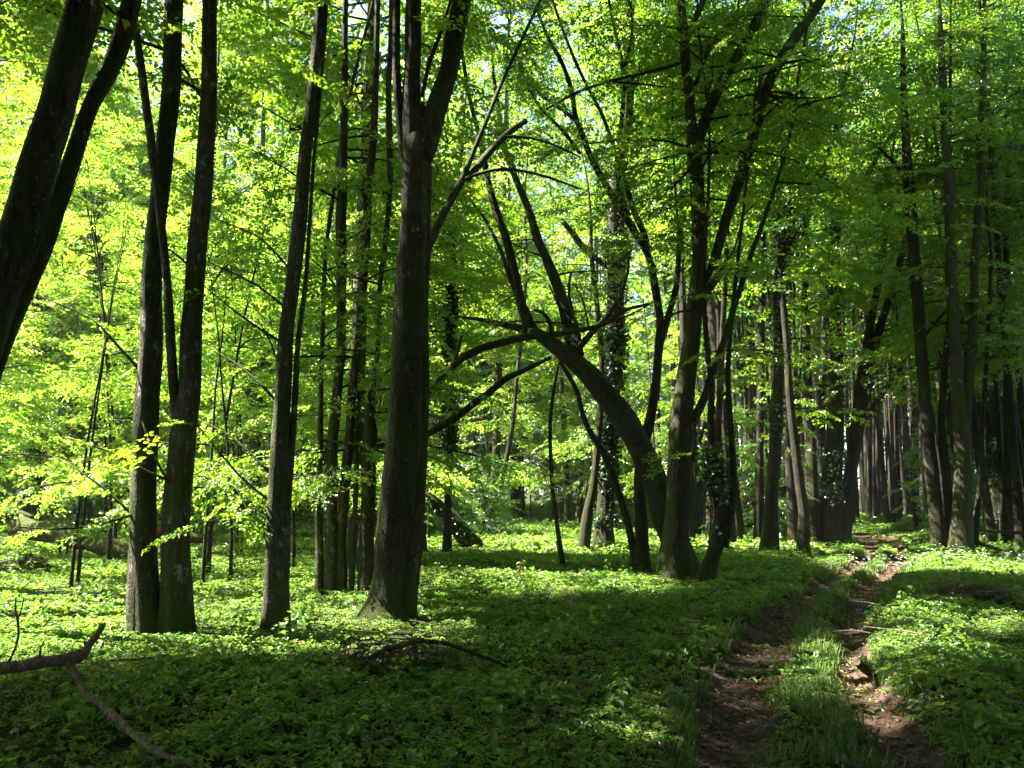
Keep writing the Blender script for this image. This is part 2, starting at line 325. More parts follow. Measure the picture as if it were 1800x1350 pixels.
class Sprays:
    """a crown in the making: sprays of leaves and the twigs that carry them"""
    def __init__(s): s.p, s.f, s.sc, s.roll, s.tw = [], [], [], [], []
    def branch(s, r, p0, az, el, L, size=.8, droop=.5, rad=None, n=7, every=.27, t0=.22, wig=.16):
        pts = [np.asarray(p0, float)]; a, e = az, el
        for k in range(n - 1):
            pts.append(pts[-1] + np.array([math.sin(a) * math.cos(e), math.cos(a) * math.cos(e), math.sin(e)]) * L / (n - 1))
            a += r.normal(0, wig); e -= droop / (n - 1) + r.normal(0, .06)
        s.poly(r, np.array(pts), size, rad or (.008 + .007 * L), every, t0)
    def poly(s, r, pts, size=.8, rad=.02, every=.27, t0=.22, twig=True):
        n = len(pts); seg = np.linalg.norm(np.diff(pts, axis=0), axis=1); cum = np.concatenate([[0], np.cumsum(seg)]); L = cum[-1]
        if twig: s.tw.append((pts, np.linspace(rad, .003, n)))
        k = max(2, int(L * (1 - t0) / every)); sd = 1 if r.random() < .5 else -1
        for i, t in enumerate(np.linspace(t0, 1, k)):
            q = np.array([np.interp(t * L, cum, pts[:, c]) for c in range(3)])
            j = min(n - 2, max(0, np.searchsorted(cum, t * L) - 1)); d = unit(pts[j + 1] - pts[j])
            a = math.atan2(d[0], d[1]) + (0 if i == k - 1 else sd * math.radians(r.uniform(35, 75))); sd = -sd
            e = math.asin(np.clip(d[2], -1, 1)) * .45 + r.normal(-.12, .16)
            s.p.append(q); s.f.append((math.sin(a) * math.cos(e), math.cos(a) * math.cos(e), math.sin(e)))
            s.sc.append(size * r.uniform(.7, 1.2) * (1.12 - .4 * t)); s.roll.append(r.normal(0, .4))
    def build(s, name, tmpl, parent, seed, cull=None, mat=None, bark=None):
        r = np.random.default_rng(seed)
        p, f, sc, ro = np.array(s.p), np.array(s.f), np.array(s.sc), np.array(s.roll)
        if cull is not None:
            keep = cull(p + f * sc[:, None] * .5, r); p, f, sc, ro = p[keep], f[keep], sc[keep], ro[keep]
        side = unit(np.cross([0, 0, 1.], f)); up = np.cross(f, side)
        side, up = side * np.cos(ro)[:, None] + up * np.sin(ro)[:, None], up * np.cos(ro)[:, None] - side * np.sin(ro)[:, None]
        R = np.stack([f, side, up], 1)                       # rows
        which = r.integers(0, len(tmpl), len(p)); Vs, rn = [], []
        hexa = tmpl[0].shape[1] == 6
        for k, T in enumerate(tmpl):
            m = which == k
            if not m.any(): continue
            v = np.einsum('lvc,scd->slvd', T, R[m]) * sc[m][:, None, None, None] + p[m][:, None, None, :]
            Vs.append(v.reshape(-1, T.shape[1], 3)); ns = m.sum()
            q = np.clip(r.normal(.5, .22, ns)[:, None] * .55 + r.random((ns, T.shape[0])) * .45, 0, .955)
            q[r.random(q.shape) < .004] = 1.0
            rn.append(q.ravel())
        V = np.vstack(Vs); nl = len(V); rn = np.repeat(np.concatenate(rn), 2)
        faces = leaf_faces(nl, hexa); V = V.reshape(-1, 3)
        tw = []
        for pts, rad in s.tw:
            if cull is not None and not cull(pts[[2, 4, -1]], r).sum() > 1: continue
            v, q, t = tube(pts, rad, 4, 0, 0, cap=False); tw.append((v, q, t))
        loc = np.asarray(parent.location if parent else (0, 0, 0), float)
        mats = [mat or M_LEAF, bark or M_BARKD]
        nf = len(faces)
        if tw:
            tv, tq, _ = merge(tw); V2 = np.vstack([V, tv]); tq = tq + len(V)
        else: V2, tq = V, np.zeros((0, 4), int)
        if hexa:
            me = make_mesh(name, V2 - loc, None, np.vstack([faces, tq]), mats, rnd=np.concatenate([rn, np.zeros(len(tq))]), smooth_q=False)
            mi = np.zeros(nf + len(tq), np.int32); mi[nf:] = 1; me.polygons.foreach_set('material_index', mi)
        else:
            me = make_mesh(name, V2 - loc, faces, tq, mats, 0, 1, np.concatenate([rn, np.zeros(len(tq))]), False)
        return add(name, me, parent)

def crown_on(s, r, stems, z0, z1, n, L0, L1, size=.85, every=.3, elev=(.1, .7), az=None):
    """leafy branches leaving the stems between heights z0 and z1"""
    w_ = []
    for p in stems:
        m = (p[:, 2] > z0) & (p[:, 2] < z1); w_.append(max(0, m.sum()))
    w_ = np.array(w_, float); w_ /= w_.sum()
    for i in range(n):
        p = stems[r.choice(len(stems), p=w_)]
        m = np.where((p[:, 2] > z0) & (p[:, 2] < z1))[0]; q = p[r.choice(m)]
        t = (q[2] - z0) / (z1 - z0)
        L = (L0 + (L1 - L0) * t) * r.uniform(.55, 1.15)
        a = r.uniform(0, 2 * math.pi) if az is None else az(r)
        s.branch(r, q, a, elev[0] + (elev[1] - elev[0]) * t + r.normal(0, .15), L, size, r.uniform(.3, .8), every=every)

# ------------------------------------------------------------------ gaps in the canopy (where the sun reaches the floor)
GAPS = []
def gap(px, py, rx, ry, pr):
    x, y = G(px, py); _, ya = G(px, py - ry); _, yb = G(px, py + ry)
    GAPS.append((x, (ya + yb) / 2, rx / F * y, (ya - yb) / 2, pr ** .65))
gap(140, 1110, 360, 66, 1); gap(430, 1085, 260, 46, 1); gap(620, 1065, 90, 32, .9); gap(300, 1015, 330, 22, .7)
gap(-150, 1120, 260, 70, 1)
gap(930, 1028, 210, 15, .9); gap(1150, 1040, 70, 8, .8); gap(1000, 965, 210, 12, .95); gap(820, 965, 120, 10, .9)
gap(1660, 998, 170, 14, 1); gap(1790, 1000, 60, 16, 1); gap(1680, 1095, 130, 14, 1); gap(1600, 1150, 130, 16, 1); gap(1640, 1195, 60, 16, .9)
gap(1420, 1180, 70, 22, .8); gap(1310, 1155, 60, 14, .85); gap(1540, 1235, 60, 16, .9); gap(1270, 1225, 60, 16, .6)
gap(1440, 1030, 60, 8, .6); gap(1540, 960, 60, 8, .7); gap(1330, 960, 110, 12, .75); gap(1110, 1280, 40, 10, .8)
gap(1720, 945, 90, 8, .8); gap(1700, 1130, 120, 10, .5); gap(1480, 1110, 40, 10, .7)
gap(1600, 912, 160, 10, .9); gap(1400, 925, 150, 8, .9); gap(1750, 920, 120, 8, .9)
BOXES = [(-15, -6, 9.5, 24, .5, 7.5, .96), (-6, -3.6, 13, 24, .5, 7.5, .96), (-1.8, 6.5, 19, 36, .5, 9, .97), (-2.3, -1.55, 9.85, 10.65, 2.8, 5.6, .97), (-5.2, -3.7, 8.3, 9.7, .2, 3.6, .97), (-3.2, -2.6, 8.6, 9.4, .2, 3.5, .7), (-26, -9, 16, 34, .5, 6, .7)]     # air the sun crosses freely: x0 x1 y0 y1 h0 h1 chance
def cull(p, r, boxes=True):
    pr = np.zeros(len(p))
    g = p - SD[None] * (p[:, 2] / SD[2])[:, None]
    for x, y, rx, ry, q in GAPS:
        e = ((g[:, 0] - x) / (rx + .45)) ** 2 + ((g[:, 1] - y) / (ry + .45)) ** 2
        pr = np.maximum(pr, np.where(e < 1, q, np.where(e < 1.5, q * .5, 0)))
    pr = np.where(p[:, 2] > 2.2, pr, 0)
    for x0, x1, y0, y1, h0, h1, q in BOXES if boxes else ():
        hit = np.zeros(len(p), bool)
        for h in np.linspace(h0, h1, 5):
            k = p - SD[None] * ((p[:, 2] - h) / SD[2])[:, None]
            hit |= (p[:, 2] > h + 1.5) & (k[:, 0] > x0) & (k[:, 0] < x1) & (k[:, 1] > y0) & (k[:, 1] < y1)
        inside = (p[:, 0] > x0) & (p[:, 0] < x1) & (p[:, 1] > y0) & (p[:, 1] < y1) & (p[:, 2] < h1 + 1.0)
        pr = np.maximum(pr, np.where(hit & ~inside, q, 0))
    return r.random(len(p)) >= pr

# ------------------------------------------------------------------ ground, track
def axis(a, b, core0, core1, fine, grow=1.18):
    v = list(np.arange(core0, core1, fine)); s = fine
    x = v[-1]
    while x < b: s *= grow; x += s; v.append(x)
    s = fine; x = v[0]; lo = []
    while x > a: s *= grow; x -= s; lo.append(x)
    return np.array(lo[::-1] + v)
xs, ys = axis(-320, 320, -6, 13, .14), axis(-120, 520, 1.5, 32, .16)
X, Y = np.meshgrid(xs, ys); Z = H(X, Y)
nx, ny = len(xs), len(ys)
idx = np.arange(nx * ny).reshape(ny, nx)
Q = np.stack([idx[:-1, :-1], idx[:-1, 1:], idx[1:, 1:], idx[1:, :-1]], -1).reshape(-1, 4)
tag(add('ground', make_mesh('ground', np.stack([X.ravel(), Y.ravel(), Z.ravel()], 1), None, Q, [M_GROUND])), 'dark leafy forest floor', None, kind='structure')
def strip(name, R, label, seed):
    yy = np.arange(.8, R[-1, 0] + .6, .07); uu = np.linspace(-1.25, 1.25, 25)
    xc = np.interp(yy, R[:, 0], R[:, 1]); hw = np.interp(yy, R[:, 0], R[:, 2])
    hw = hw * (1 + .12 * snoise(yy, yy * 0, 1.3, seed))
    X = xc[:, None] + hw[:, None] * uu[None]; Y = np.repeat(yy[:, None], len(uu), 1)
    Z = H(X, Y) + .022 * (1 - (np.abs(uu)[None] / 1.25) ** 4) - .02 * (np.abs(uu)[None] > 1.2)
    Z += (.016 * snoise(X * .45, Y, .42, seed + 1) + .012 * snoise(X, Y, .16, seed + 2)) * (1 - (np.abs(uu)[None] / 1.25) ** 2)
    n, m = X.shape; i = np.arange(n * m).reshape(n, m)
    Q = np.stack([i[:-1, :-1], i[:-1, 1:], i[1:, 1:], i[1:, :-1]], -1).reshape(-1, 4)
    tag(add(name, make_mesh(name, np.stack([X.ravel(), Y.ravel(), Z.ravel()], 1), None, Q, [M_SOIL])), label, None, kind='structure')
strip('dirt_track', RUT_L, 'left wheel rut of bare brown soil in the forest track', 11)
strip('dirt_track', RUT_R, 'right wheel rut of bare brown soil in the forest track', 21)

# ------------------------------------------------------------------ ground cover
def rut_mask(x, y):
    dl, fl = rut_d(RUT_L, x, y); dr, fr = rut_d(RUT_R, x, y)
    e = .18 * snoise(x, y, .9, 77)
    return ((np.abs(dl) < 1.1 + e) & (fl > .3)) | ((np.abs(dr) < 1.1 + e) & (fr > .3)), ((dl > 0) & (dr < 0) & (fl > .3))
def scatter_cover():
    r = np.random.default_rng(31); VV, RN = [], []
    for y0, y1, dens, L, k, hh in ((2.2, 7, 430, .042, 7, .11), (7, 12, 420, .042, 7, .10), (12, 20, 220, .06, 6, .10), (20, 35, 40, .14, 6, .17), (35, 75, 8, .30, 6, .2)):
        wmax = .78 * y1 + 2.5; n = int(dens * (y1 - y0) * 2 * wmax)
        y = r.uniform(y0, y1, n); x = r.uniform(-wmax, wmax, n); m = np.abs(x) < .78 * y + 2.5; x, y = x[m], y[m]
        rm, mid = rut_mask(x, y)
        patch = snoise(x, y, 1.6, 41) * .5 + snoise(x, y, 5, 42) * .5
        keep = np.where(rm, r.random(len(x)) < .035, r.random(len(x)) < np.clip(.74 + patch * 1.1, .22, 1)); keep &= ~(mid & (r.random(len(x)) < .2))
        x, y = x[keep], y[keep]; patch = patch[keep]; mid = mid[keep]; rm = rm[keep]; n = len(x)
        sz = np.clip(1 + 1.1 * snoise(x, y, 3.3, 44), .7, 1.6); z = H(x, y); dl, _ = rut_d(RUT_L, x, y); dr, _ = rut_d(RUT_R, x, y); near = np.minimum(np.abs(dl), np.abs(dr)) < np.where(y > 11, 5, 2.6)
        hp = hh * r.uniform(.2, 1.0, n) * (1 + 1.0 * patch) * np.where(r.random(n) < .03, 1.7, 1) * np.where(mid | rm, .5, np.where(near, np.where(y > 11, .38, .55), 1)); a0 = r.uniform(0, 6.28, n); tone = np.clip(r.normal(.45, .2, n) + .25 * snoise(x, y, 2.5, 43), 0, 1)
        for j in range(k):
            a = a0 + j * 2.4 + r.normal(0, .3, n); pit = r.normal(-.12, .38, n); LL = L * r.uniform(.55, 1.25, n) * sz
            d = np.stack([np.cos(a) * np.cos(pit), np.sin(a) * np.cos(pit), np.sin(pit)], 1)
            lev = hp * (1 - .5 * (j / k) * r.random(n)) + .01
            b = np.stack([x + np.cos(a) * L * .15, y + np.sin(a) * L * .15, z + lev], 1)
            nr = unit(np.stack([r.normal(0, .3, n), r.normal(0, .3, n), np.ones(n)], 1)); nr = unit(nr - d * (nr * d).sum(1)[:, None])
            VV.append(leaf_geo(b, d, nr, LL, .24, .09, True)); RN.append(np.clip(tone + r.normal(0, .12, n), 0, 1))
    V = np.vstack(VV); rn = np.repeat(np.concatenate(RN), 2)
    me = make_mesh('ground_cover', V.reshape(-1, 3), None, leaf_faces(len(V), True), [M_COVER], rnd=rn, smooth_q=False)
    tag(add('ground_cover', me), 'dense low green herbs carpeting the forest floor', 'ground cover', kind='stuff')
scatter_cover()
def scatter_undergrowth():
    r = np.random.default_rng(35); n = 5200
    y = 3.2 + 26 * r.random(n) ** 1.2; x = r.uniform(-1, 1, n) * (.75 * y + 2); q = snoise(x, y, 2.2, 61) + .5 * snoise(x, y, .7, 62)
    rm, mid = rut_mask(x, y); k = (q > .22) & ~rm & ~mid; x, y = x[k], y[k]; n = len(x); z = H(x, y); hp = r.uniform(.12, .34, n); VV, RN = [], []
    for j in range(8):
        a = r.uniform(0, 6.28, n); pit = r.normal(-.35, .35, n); L = r.uniform(.04, .085, n) * (1 + y * .012); lev = hp * (1 - .09 * j)
        d = np.stack([np.cos(a) * np.cos(pit), np.sin(a) * np.cos(pit), np.sin(pit)], 1)
        nr = unit(np.stack([r.normal(0, .35, n), r.normal(0, .35, n), np.ones(n)], 1)); nr = unit(nr - d * (nr * d).sum(1)[:, None])
        VV.append(leaf_geo(np.stack([x, y, z + lev], 1) + d * .02, d, nr, L, .38, .12, True)); RN.append(np.clip(r.normal(.35, .25, n), 0, 1))
    V = np.vstack(VV); me = make_mesh('undergrowth', V.reshape(-1, 3), None, leaf_faces(len(V), True), [M_COVER], rnd=np.repeat(np.concatenate(RN), 2), smooth_q=False)
    tag(add('undergrowth', me), 'taller broad leaved herbs standing in loose patches above the carpet', 'undergrowth', kind='stuff')
    parts = []
    for i in range(420):
        yy = 3.4 + 16 * r.random() ** 1.3; xx = r.uniform(-.72, .72) * yy; zz = float(H(xx, yy)); a = r.uniform(0, 6.28); L = r.uniform(.15, .8)
        p = np.array([[xx + math.cos(a) * L * t + r.normal(0, .02), yy + math.sin(a) * L * t + r.normal(0, .02), zz + .05 + r.uniform(0, .07)] for t in (0, .33, .66, 1)])
        parts.append(tube(p, np.array([.008, .007, .005, .003]) * r.uniform(.5, 1.3), 4, i, 0))
    V, Q, T = merge(parts); tag(add('fallen_twigs', make_mesh('fallen_twigs', V, T, Q, [M_DEAD])), 'thin dead twigs strewn over the forest floor', 'twigs', kind='stuff')
    n = 260; y = r.normal(17.2, .9, n); x = r.uniform(7.2, 12.5, n); VV = []
    z = H(x, y) + r.uniform(.12, .3, n)
    for j in range(5):
        a = j * 1.257 + r.normal(0, .2, n); d = unit(np.stack([np.cos(a), np.sin(a), np.full(n, .35)], 1)); nr = np.tile([[0, 0, 1.]], (n, 1)); nr = unit(nr - d * (nr * d).sum(1)[:, None])
        VV.append(leaf_geo(np.stack([x, y, z], 1), d, nr, np.full(n, .028), .35, .05, True))
    V = np.vstack(VV); tag(add('white_blossom', make_mesh('white_blossom', V.reshape(-1, 3), None, leaf_faces(len(V), True), [M_PETAL], rnd=np.full(len(V) * 2, .5), smooth_q=False)), 'sprinkling of small white blossoms on the sunny bank right of the track', 'flowers', kind='stuff')
scatter_undergrowth()
def scatter_grass():
    r = np.random.default_rng(32); n = 5200
    y = r.uniform(3, 24, n) ** 1.0; y = 3 + (y - 3) * r.random(n) ** .5
    t = r.random(n)
    xl = np.interp(y, RUT_L[:, 0], RUT_L[:, 1]); wl = np.interp(y, RUT_L[:, 0], RUT_L[:, 2]); xr = np.interp(y, RUT_R[:, 0], RUT_R[:, 1]); wr = np.interp(y, RUT_R[:, 0], RUT_R[:, 2])
    x = xl + wl * .75 + (xr - wr * .75 - xl - wl * .75) * t
    edge = r.random(n); x = np.where(edge < .14, xl - wl * (.9 + r.random(n) * .5), x); x = np.where(edge > .82, xr + wr * (.85 + r.random(n) * .9), x)
    cl = snoise(x, y, .8, 51); k = r.random(n) < np.clip(.08 + 1.5 * cl, .02, 1); x, y = x[k], y[k]; n = len(x)
    VV, RN = [], []
    z = H(x, y)
    for j in range(9):
        a = r.uniform(0, 6.28, n); L = r.uniform(.06, .17, n) * (1 + .5 * cl[k]); lean = r.uniform(.25, 1.0, n)
        b = np.stack([x + r.normal(0, .03, n), y + r.normal(0, .03, n), z - .005], 1)
        h = np.stack([np.cos(a), np.sin(a), 0 * a], 1); s = np.stack([-np.sin(a), np.cos(a), 0 * a], 1) * (.0035 + .0003 * y)[:, None]
        m = b + h * (L * lean * .35)[:, None] + np.array([0, 0, 1]) * (L * .7)[:, None]; tp = b + h * (L * lean)[:, None] + np.array([0, 0, 1]) * (L * (.95 - .4 * lean))[:, None]
        VV.append(np.stack([b - s, b + s, m + s * .8, tp, m - s * .8], 1)); RN.append(np.clip(r.normal(.5, .25, n), 0, 1))
    V = np.vstack(VV); N = len(V); base = (np.arange(N) * 5)[:, None]
    me = make_mesh('grass', V.reshape(-1, 3), base + np.array([[4, 2, 3]]), base + np.array([[0, 1, 2, 4]]), [M_GRASS], rnd=np.tile(np.concatenate(RN), 2), smooth_q=False)
    tag(add('grass', me), 'tufts of grass along the middle and edges of the track', 'grass', kind='stuff')
scatter_grass()
def scatter_litter():
    r = np.random.default_rng(33); n = 11000
    y = 3 + 20 * r.random(n) ** 1.6; x = np.where(r.random(n) < .3, r.uniform(-9, 9, n), np.where(r.random(n) < .5, np.interp(y, RUT_L[:, 0], RUT_L[:, 1]), np.interp(y, RUT_R[:, 0], RUT_R[:, 1]))) + r.normal(0, .28, n)
    a = r.uniform(0, 6.28, n); pit = r.normal(0, .2, n); d = np.stack([np.cos(a) * np.cos(pit), np.sin(a) * np.cos(pit), np.sin(pit)], 1)
    nr = unit(np.stack([r.normal(0, .3, n), r.normal(0, .3, n), np.ones(n)], 1)); nr = unit(nr - d * (nr * d).sum(1)[:, None])
    V = leaf_geo(np.stack([x, y, H(x, y) + .034], 1), d, nr, r.uniform(.02, .06, n), .28, .1, True)
    me = make_mesh('leaf_litter', V.reshape(-1, 3), None, leaf_faces(n, True), [M_DRY], rnd=np.repeat(r.random(n), 2), smooth_q=False)
    tag(add('leaf_litter', me), 'scattered dry brown leaves lying on the track', 'leaf litter', kind='stuff')
scatter_litter()

# ------------------------------------------------------------------ trees built one by one
def px_path(pts, Y, step=.14, lean=0.0):
    c, r = [], []
    for q in pts:
        yy = Y + (q[3] if len(q) > 3 else 0.0) + lean * max(0, (1000 - q[1])) / 100
        c.append(P(q[0], q[1], yy)); r.append(q[2] / F * yy / 2)
    return np.array(c), np.array(r)
def extend(c, r, top, seed):
    """carry a stem that leaves the photograph on up to its crown's top"""
    rg = np.random.default_rng(seed); d = unit(c[-1] - c[-2]); c, r = list(c), list(r)
    r0 = r[-1]; z0 = c[-1][2]
    if top <= z0 + 1: return np.array(c), np.array(r)
    while c[-1][2] < top:
        d = unit(d * .9 + np.array([0, 0, .14]) + rg.normal(0, .06, 3)); 
        if d[2] < .25: d = unit(d + np.array([0, 0, .4]))
        c.append(c[-1] + d * 1.1); r.append(max(.012, r0 * (1 - .93 * (c[-1][2] - z0) / (top - z0 + .01))))
    return np.array(c), np.array(r)
def ivy_on(parent, R, c, r, z0, z1, n, seed, L=.07, spread=.05, name='ivy'):
    g = np.random.default_rng(seed); m = np.where((c[:, 2] > z0) & (c[:, 2] < z1))[0]
    wt = np.clip(.5 + np.sin(c[m, 2] * 2.3 + seed) * .5 + np.sin(c[m, 2] * 5.1 + seed * 2) * .4, .05, 1.4); k = g.choice(m, n, p=wt / wt.sum()); a = g.uniform(0, 6.28, n); o = np.stack([np.cos(a), np.sin(a), 0 * a], 1)
    b = c[k] + o * (r[k] * 1.0 + np.abs(g.normal(0, spread, n)) * (.5 + 1.5 * np.abs(np.sin(a * 1.5 + c[k, 2] * 3))) + .01)[:, None] + np.stack([0 * a, 0 * a, g.uniform(-.1, .1, n)], 1)
    d = unit(np.stack([g.normal(0, .6, n), g.normal(0, .6, n), g.normal(-.7, .4, n)], 1) + o * .4); nr = unit(o + g.normal(0, .35, (n, 3))); nr = unit(nr - d * (nr * d).sum(1)[:, None])
    V = leaf_geo(b, d, nr, L * g.uniform(.6, 1.3, n), .42, .06, True)
    me = make_mesh(name, V.reshape(-1, 3) - np.array(R.location), None, leaf_faces(n, True), [M_IVY], rnd=np.repeat(g.random(n), 2), smooth_q=False)
    add(name, me, parent)
SEED = [1000]
ALL_BASES = []
def tree(name, label, stems, top=17, crown=None, mat=None, branches=(), ivy=None, cat='tree', base_row=None, Yd=None, docull=True, near=True, group=None, flute=.30, tw_leaf=(), ends=(), away=False):
    """stems: lists of (px, py, width_px[, depth offset]); the first begins at the base. branches: the same, thin, as parts.
    crown: (z0, z1, branches, L0, L1, spray size)"""
    SEED[0] += 17; sd = SEED[0]; r = np.random.default_rng(sd)
    b = stems[0][0]; Yb = Yd or G(b[0], base_row or b[1])[1]
    p0 = P(b[0], b[1], Yb); zb = float(H(p0[0], p0[1])); R = root(name, label, cat, (float(p0[0]), Yb, zb), group)
    ALL_BASES.append((p0[0], Yb))
    paths, stems_o = [], []
    for i, st in enumerate(stems):
        c, rad = px_path(st, Yb)
        if i == 0 or st[0][1] > b[1] - 60:                    # rises from the floor: sink the foot into it
            c = np.vstack([c[0] - [0, 0, max(.12, c[0][2] - float(H(c[0][0], c[0][1])) + .15)], c]); rad = np.concatenate([[rad[0] * 1.3], rad * np.where(np.arange(len(rad)) == 0, 1.08, 1)])
        if i not in ends and (st[-1][1] <= 5 or (len(st) > 4 and st[-1][1] < 480)): c, rad = extend(c, rad, top * r.uniform(.85, 1.05), sd + i)
        wmax = max(q[2] for q in st)
        c, rad = smooth_path(c, rad, .13 if wmax > 20 else .22)
        big = wmax > 24
        v = tube(c, rad, 20 if wmax > 40 else (14 if big else 9), sd + i, (.11 if big else .09), (flute if (i == 0 or st[0][1] > b[1] - 60) and big else 0), .55)
        so = tube_obj('trunk' if i == 0 else 'stem', [v], mat or M_BARK, R); paths.append(c); stems_o.append(so)
        if ivy and ivy[0] == i: ivy_on(so, R, c, rad, ivy[1], ivy[2], ivy[3], sd + 5)
    S = Sprays()
    for i, br in enumerate(branches):
        c, rad = px_path(br, Yb); c, rad = smooth_path(c, rad, .2)
        bo = tube_obj('branch', [tube(c, rad, 7, sd + 60 + i, .1)], mat or M_BARK, R)
        bo.parent = stems_o[int(np.argmin([np.linalg.norm(p - c[0], axis=1).min() for p in paths]))]
        if i in tw_leaf: S.poly(r, c, .7, .01, .2, .35, False)
    if crown:
        z0, z1, n, L0, L1, size = crown
        crown_on(S, r, paths, z0, min(z1, top + 1), n, L0, L1, size, az=(lambda q: q.uniform(-1.75, 1.75)) if away else None)
    if S.p: S.build('crown', T_NEAR if near else T_FAR, R, sd + 9, cull if docull else None)
    return R, paths, Yb

tree('leaning_tree', 'thick dark tree leaning in from the left edge with two stems and grey lichen spots', [
    [(-230,1240,100),(-150,980,84),(-85,760,78),(-42,620,78),(0,490,78),(38,400,74),(66,300,66),(98,200,60),(124,100,60),(150,0,62),(170,-100,58)],
    [(-190,1240,74,.3),(-110,930,62,.4),(-35,680,56,.5),(30,520,46,.5),(80,420,34,.5),(110,330,34,.5),(137,250,31,.5),(160,185,28,.5),(205,95,33,.5),(231,0,37,.5),(250,-100,36,.5)]],
    top=17, crown=(5.6, 17, 85, 3.2, 1.8, .9), Yd=6.0, mat=M_BARK)
tree('twin_trunk_tree', 'tall tree of two side by side upright trunks standing in the bright patch', [
    [(258,1118,62),(254,1050,52),(250,900,43),(258,700,41),(264,600,38),(268,450,33),(285,300,33),(300,150,33),(305,0,32),(308,-100,30)],
    [(310,1118,56),(311,1050,49),(311,900,45),(322,780,45),(333,690,38),(337,600,36),(344,480,34),(360,300,32),(368,150,28),(369,0,26),(370,-100,25)],
    [(296,1112,34,.25),(298,1000,28,.25),(303,900,26,.2),(313,800,20,.15),(322,740,12,.1)],
    [(316,770,22),(306,690,18,-.05),(300,600,16,-.1),(294,500,15,-.15),(284,400,15,-.2),(268,270,15,-.2),(255,170,15,-.2),(243,80,14,-.2),(232,0,12,-.2),(222,-80,10,-.2)]],
    top=21, crown=(6.4, 21, 85, 2.8, 1.8, .85), branches=[
    [(232,905,5),(185,860,4),(120,815,3)], [(312,850,5,-.1),(262,830,4,-.2),(195,795,3,-.3),(120,770,2,-.4)], [(245,650,6),(200,600,5),(160,560,3),(70,520,2)],
    [(318,880,5),(280,820,4,-.2),(250,740,3,-.3)], [(232,905,5,-.1),(160,925,4,-.4),(90,930,3,-.7),(20,925,2,-.9)], [(345,480,5),(300,440,4),(240,420,3)]], mat=M_BARKG, tw_leaf=(0, 1, 2, 4))
tree('slender_tree', 'single straight slender tree with a thin stem pressed against it and bare side twigs', [
    [(486,1114,42),(486,1000,38),(488,900,36),(493,780,32),(498,690,28),(504,590,27),(515,500,25),(526,400,26),(534,300,24),(546,200,22),(556,100,19),(564,0,20),(570,-90,18)],
    [(500,1010,18,.05),(504,900,15),(513,780,12),(519,690,11),(525,590,9),(537,500,8),(544,400,7),(550,300,7),(559,200,7),(568,100,7),(574,0,7),(578,-80,6)]],
    top=19, crown=(6.6, 19, 66, 2.5, 1.5, .85), branches=[
    [(474,880,5),(420,835,4,-.1),(345,745,2,-.3)], [(478,835,5),(410,770,4,.2),(345,735,2,.4)], [(486,705,5),(430,650,4,.1),(358,605,2,.3)], [(492,600,5),(430,560,4),(356,500,2)],
    [(492,650,4),(475,600,3),(452,560,2)], [(506,545,5),(450,500,4,-.2),(365,460,2,-.3)], [(514,480,4),(460,420,3),(380,385,2)], [(476,940,4,-.1),(440,905,3,-.3),(350,920,2,-.6)]], mat=M_BARKG, tw_leaf=(0, 7, 3))
tree('coppice_tree', 'clump of several thin mixed pale and dark stems left of the massive central trunk', [
    [(581,1050,26),(583,960,23),(583,860,22),(585,780,20),(592,700,18),(600,600,17),(600,500,18),(600,400,20),(602,320,17),(604,200,14),(606,100,12),(608,-20,10)],
    [(563,1048,20),(562,980,15),(560,880,13),(562,800,11),(565,650,9),(568,550,8),(572,450,8)],
    [(601,1062,20),(600,960,18),(606,860,18),(615,760,17),(620,680,16),(630,600,15),(638,500,15),(645,400,15),(648,320,16),(655,260,14),(660,150,12),(663,-20,10)],
    [(617,1060,11),(620,960,10),(626,860,9),(628,760,8),(631,690,5)],
    [(640,1045,11),(648,850,10),(655,700,9),(665,600,9),(668,500,9),(678,420,10),(685,340,10),(685,260,12),(683,150,11),(688,60,10),(690,-20,10)]],
    top=22, crown=(1.4, 22, 170, 2.2, 1.7, .8), mat=M_BARKG)
tree('dead_snag', 'broken mossy dead stem with a splintered tip between the coppice and the central trunk', [
    [(646,1052,28),(646,950,25),(649,850,26),(649,770,22),(650,720,12),(649,690,3)]], top=0, mat=M_BARKM, branches=[[(655,790,14),(658,755,10),(657,725,3)]], cat='dead tree')
tree('forked_tree', 'massive ridged central trunk forking in two high up with a lit left side', [
    [(680,1088,108),(684,1058,84),(689,1020,73),(693,950,68),(702,870,68),(710,780,64),(714,700,62),(718,600,58),(722,500,56),(727,400,54),(729,300,50),(733,250,48),(738,215,30),(742,188,10),(744,178,2)],
    [(712,1085,36,-.08),(724,1000,27,-.08),(734,900,24,-.05),(739,800,24),(743,720,22),(747,640,16),(743,560,18),(747,480,18),(748,400,18),(750,320,18),(752,250,14)],
    [(728,280,44),(724,180,34),(726,100,31),(727,0,30),(728,-100,28)],
    [(738,280,46),(766,195,40),(790,118,36),(800,60,36),(812,0,36),(838,-100,32)],
    [(714,320,14),(702,200,16),(697,120,16),(697,50,15),(698,-20,14),(700,-90,12)]],
    top=24, crown=(9.5, 24, 140, 3.8, 2.0, 1.0), mat=M_BARK, flute=.17, ends=(0, 1), branches=[
    [(742,170,8),(755,110,8),(770,70,7),(782,35,6),(795,-10,5)],
    [(752,440,13,.1),(778,378,15,.4),(808,325,15,.7),(830,272,10,.8),(860,200,8,.9),(880,150,8,1),(905,95,7,1),(950,0,6,1.1)],
    [(822,315,14,.75),(860,268,14,1),(895,232,12,1.2),(925,212,9,1.4)],
    [(815,315,7,.7),(860,300,6,.7),(905,298,6,.8),(965,312,5,.9),(1022,333,3,1)],
    [(885,240,6,1.1),(930,242,5,1.2),(975,255,4,1.3),(1020,276,3,1.4)]], tw_leaf=(1, 3, 4))
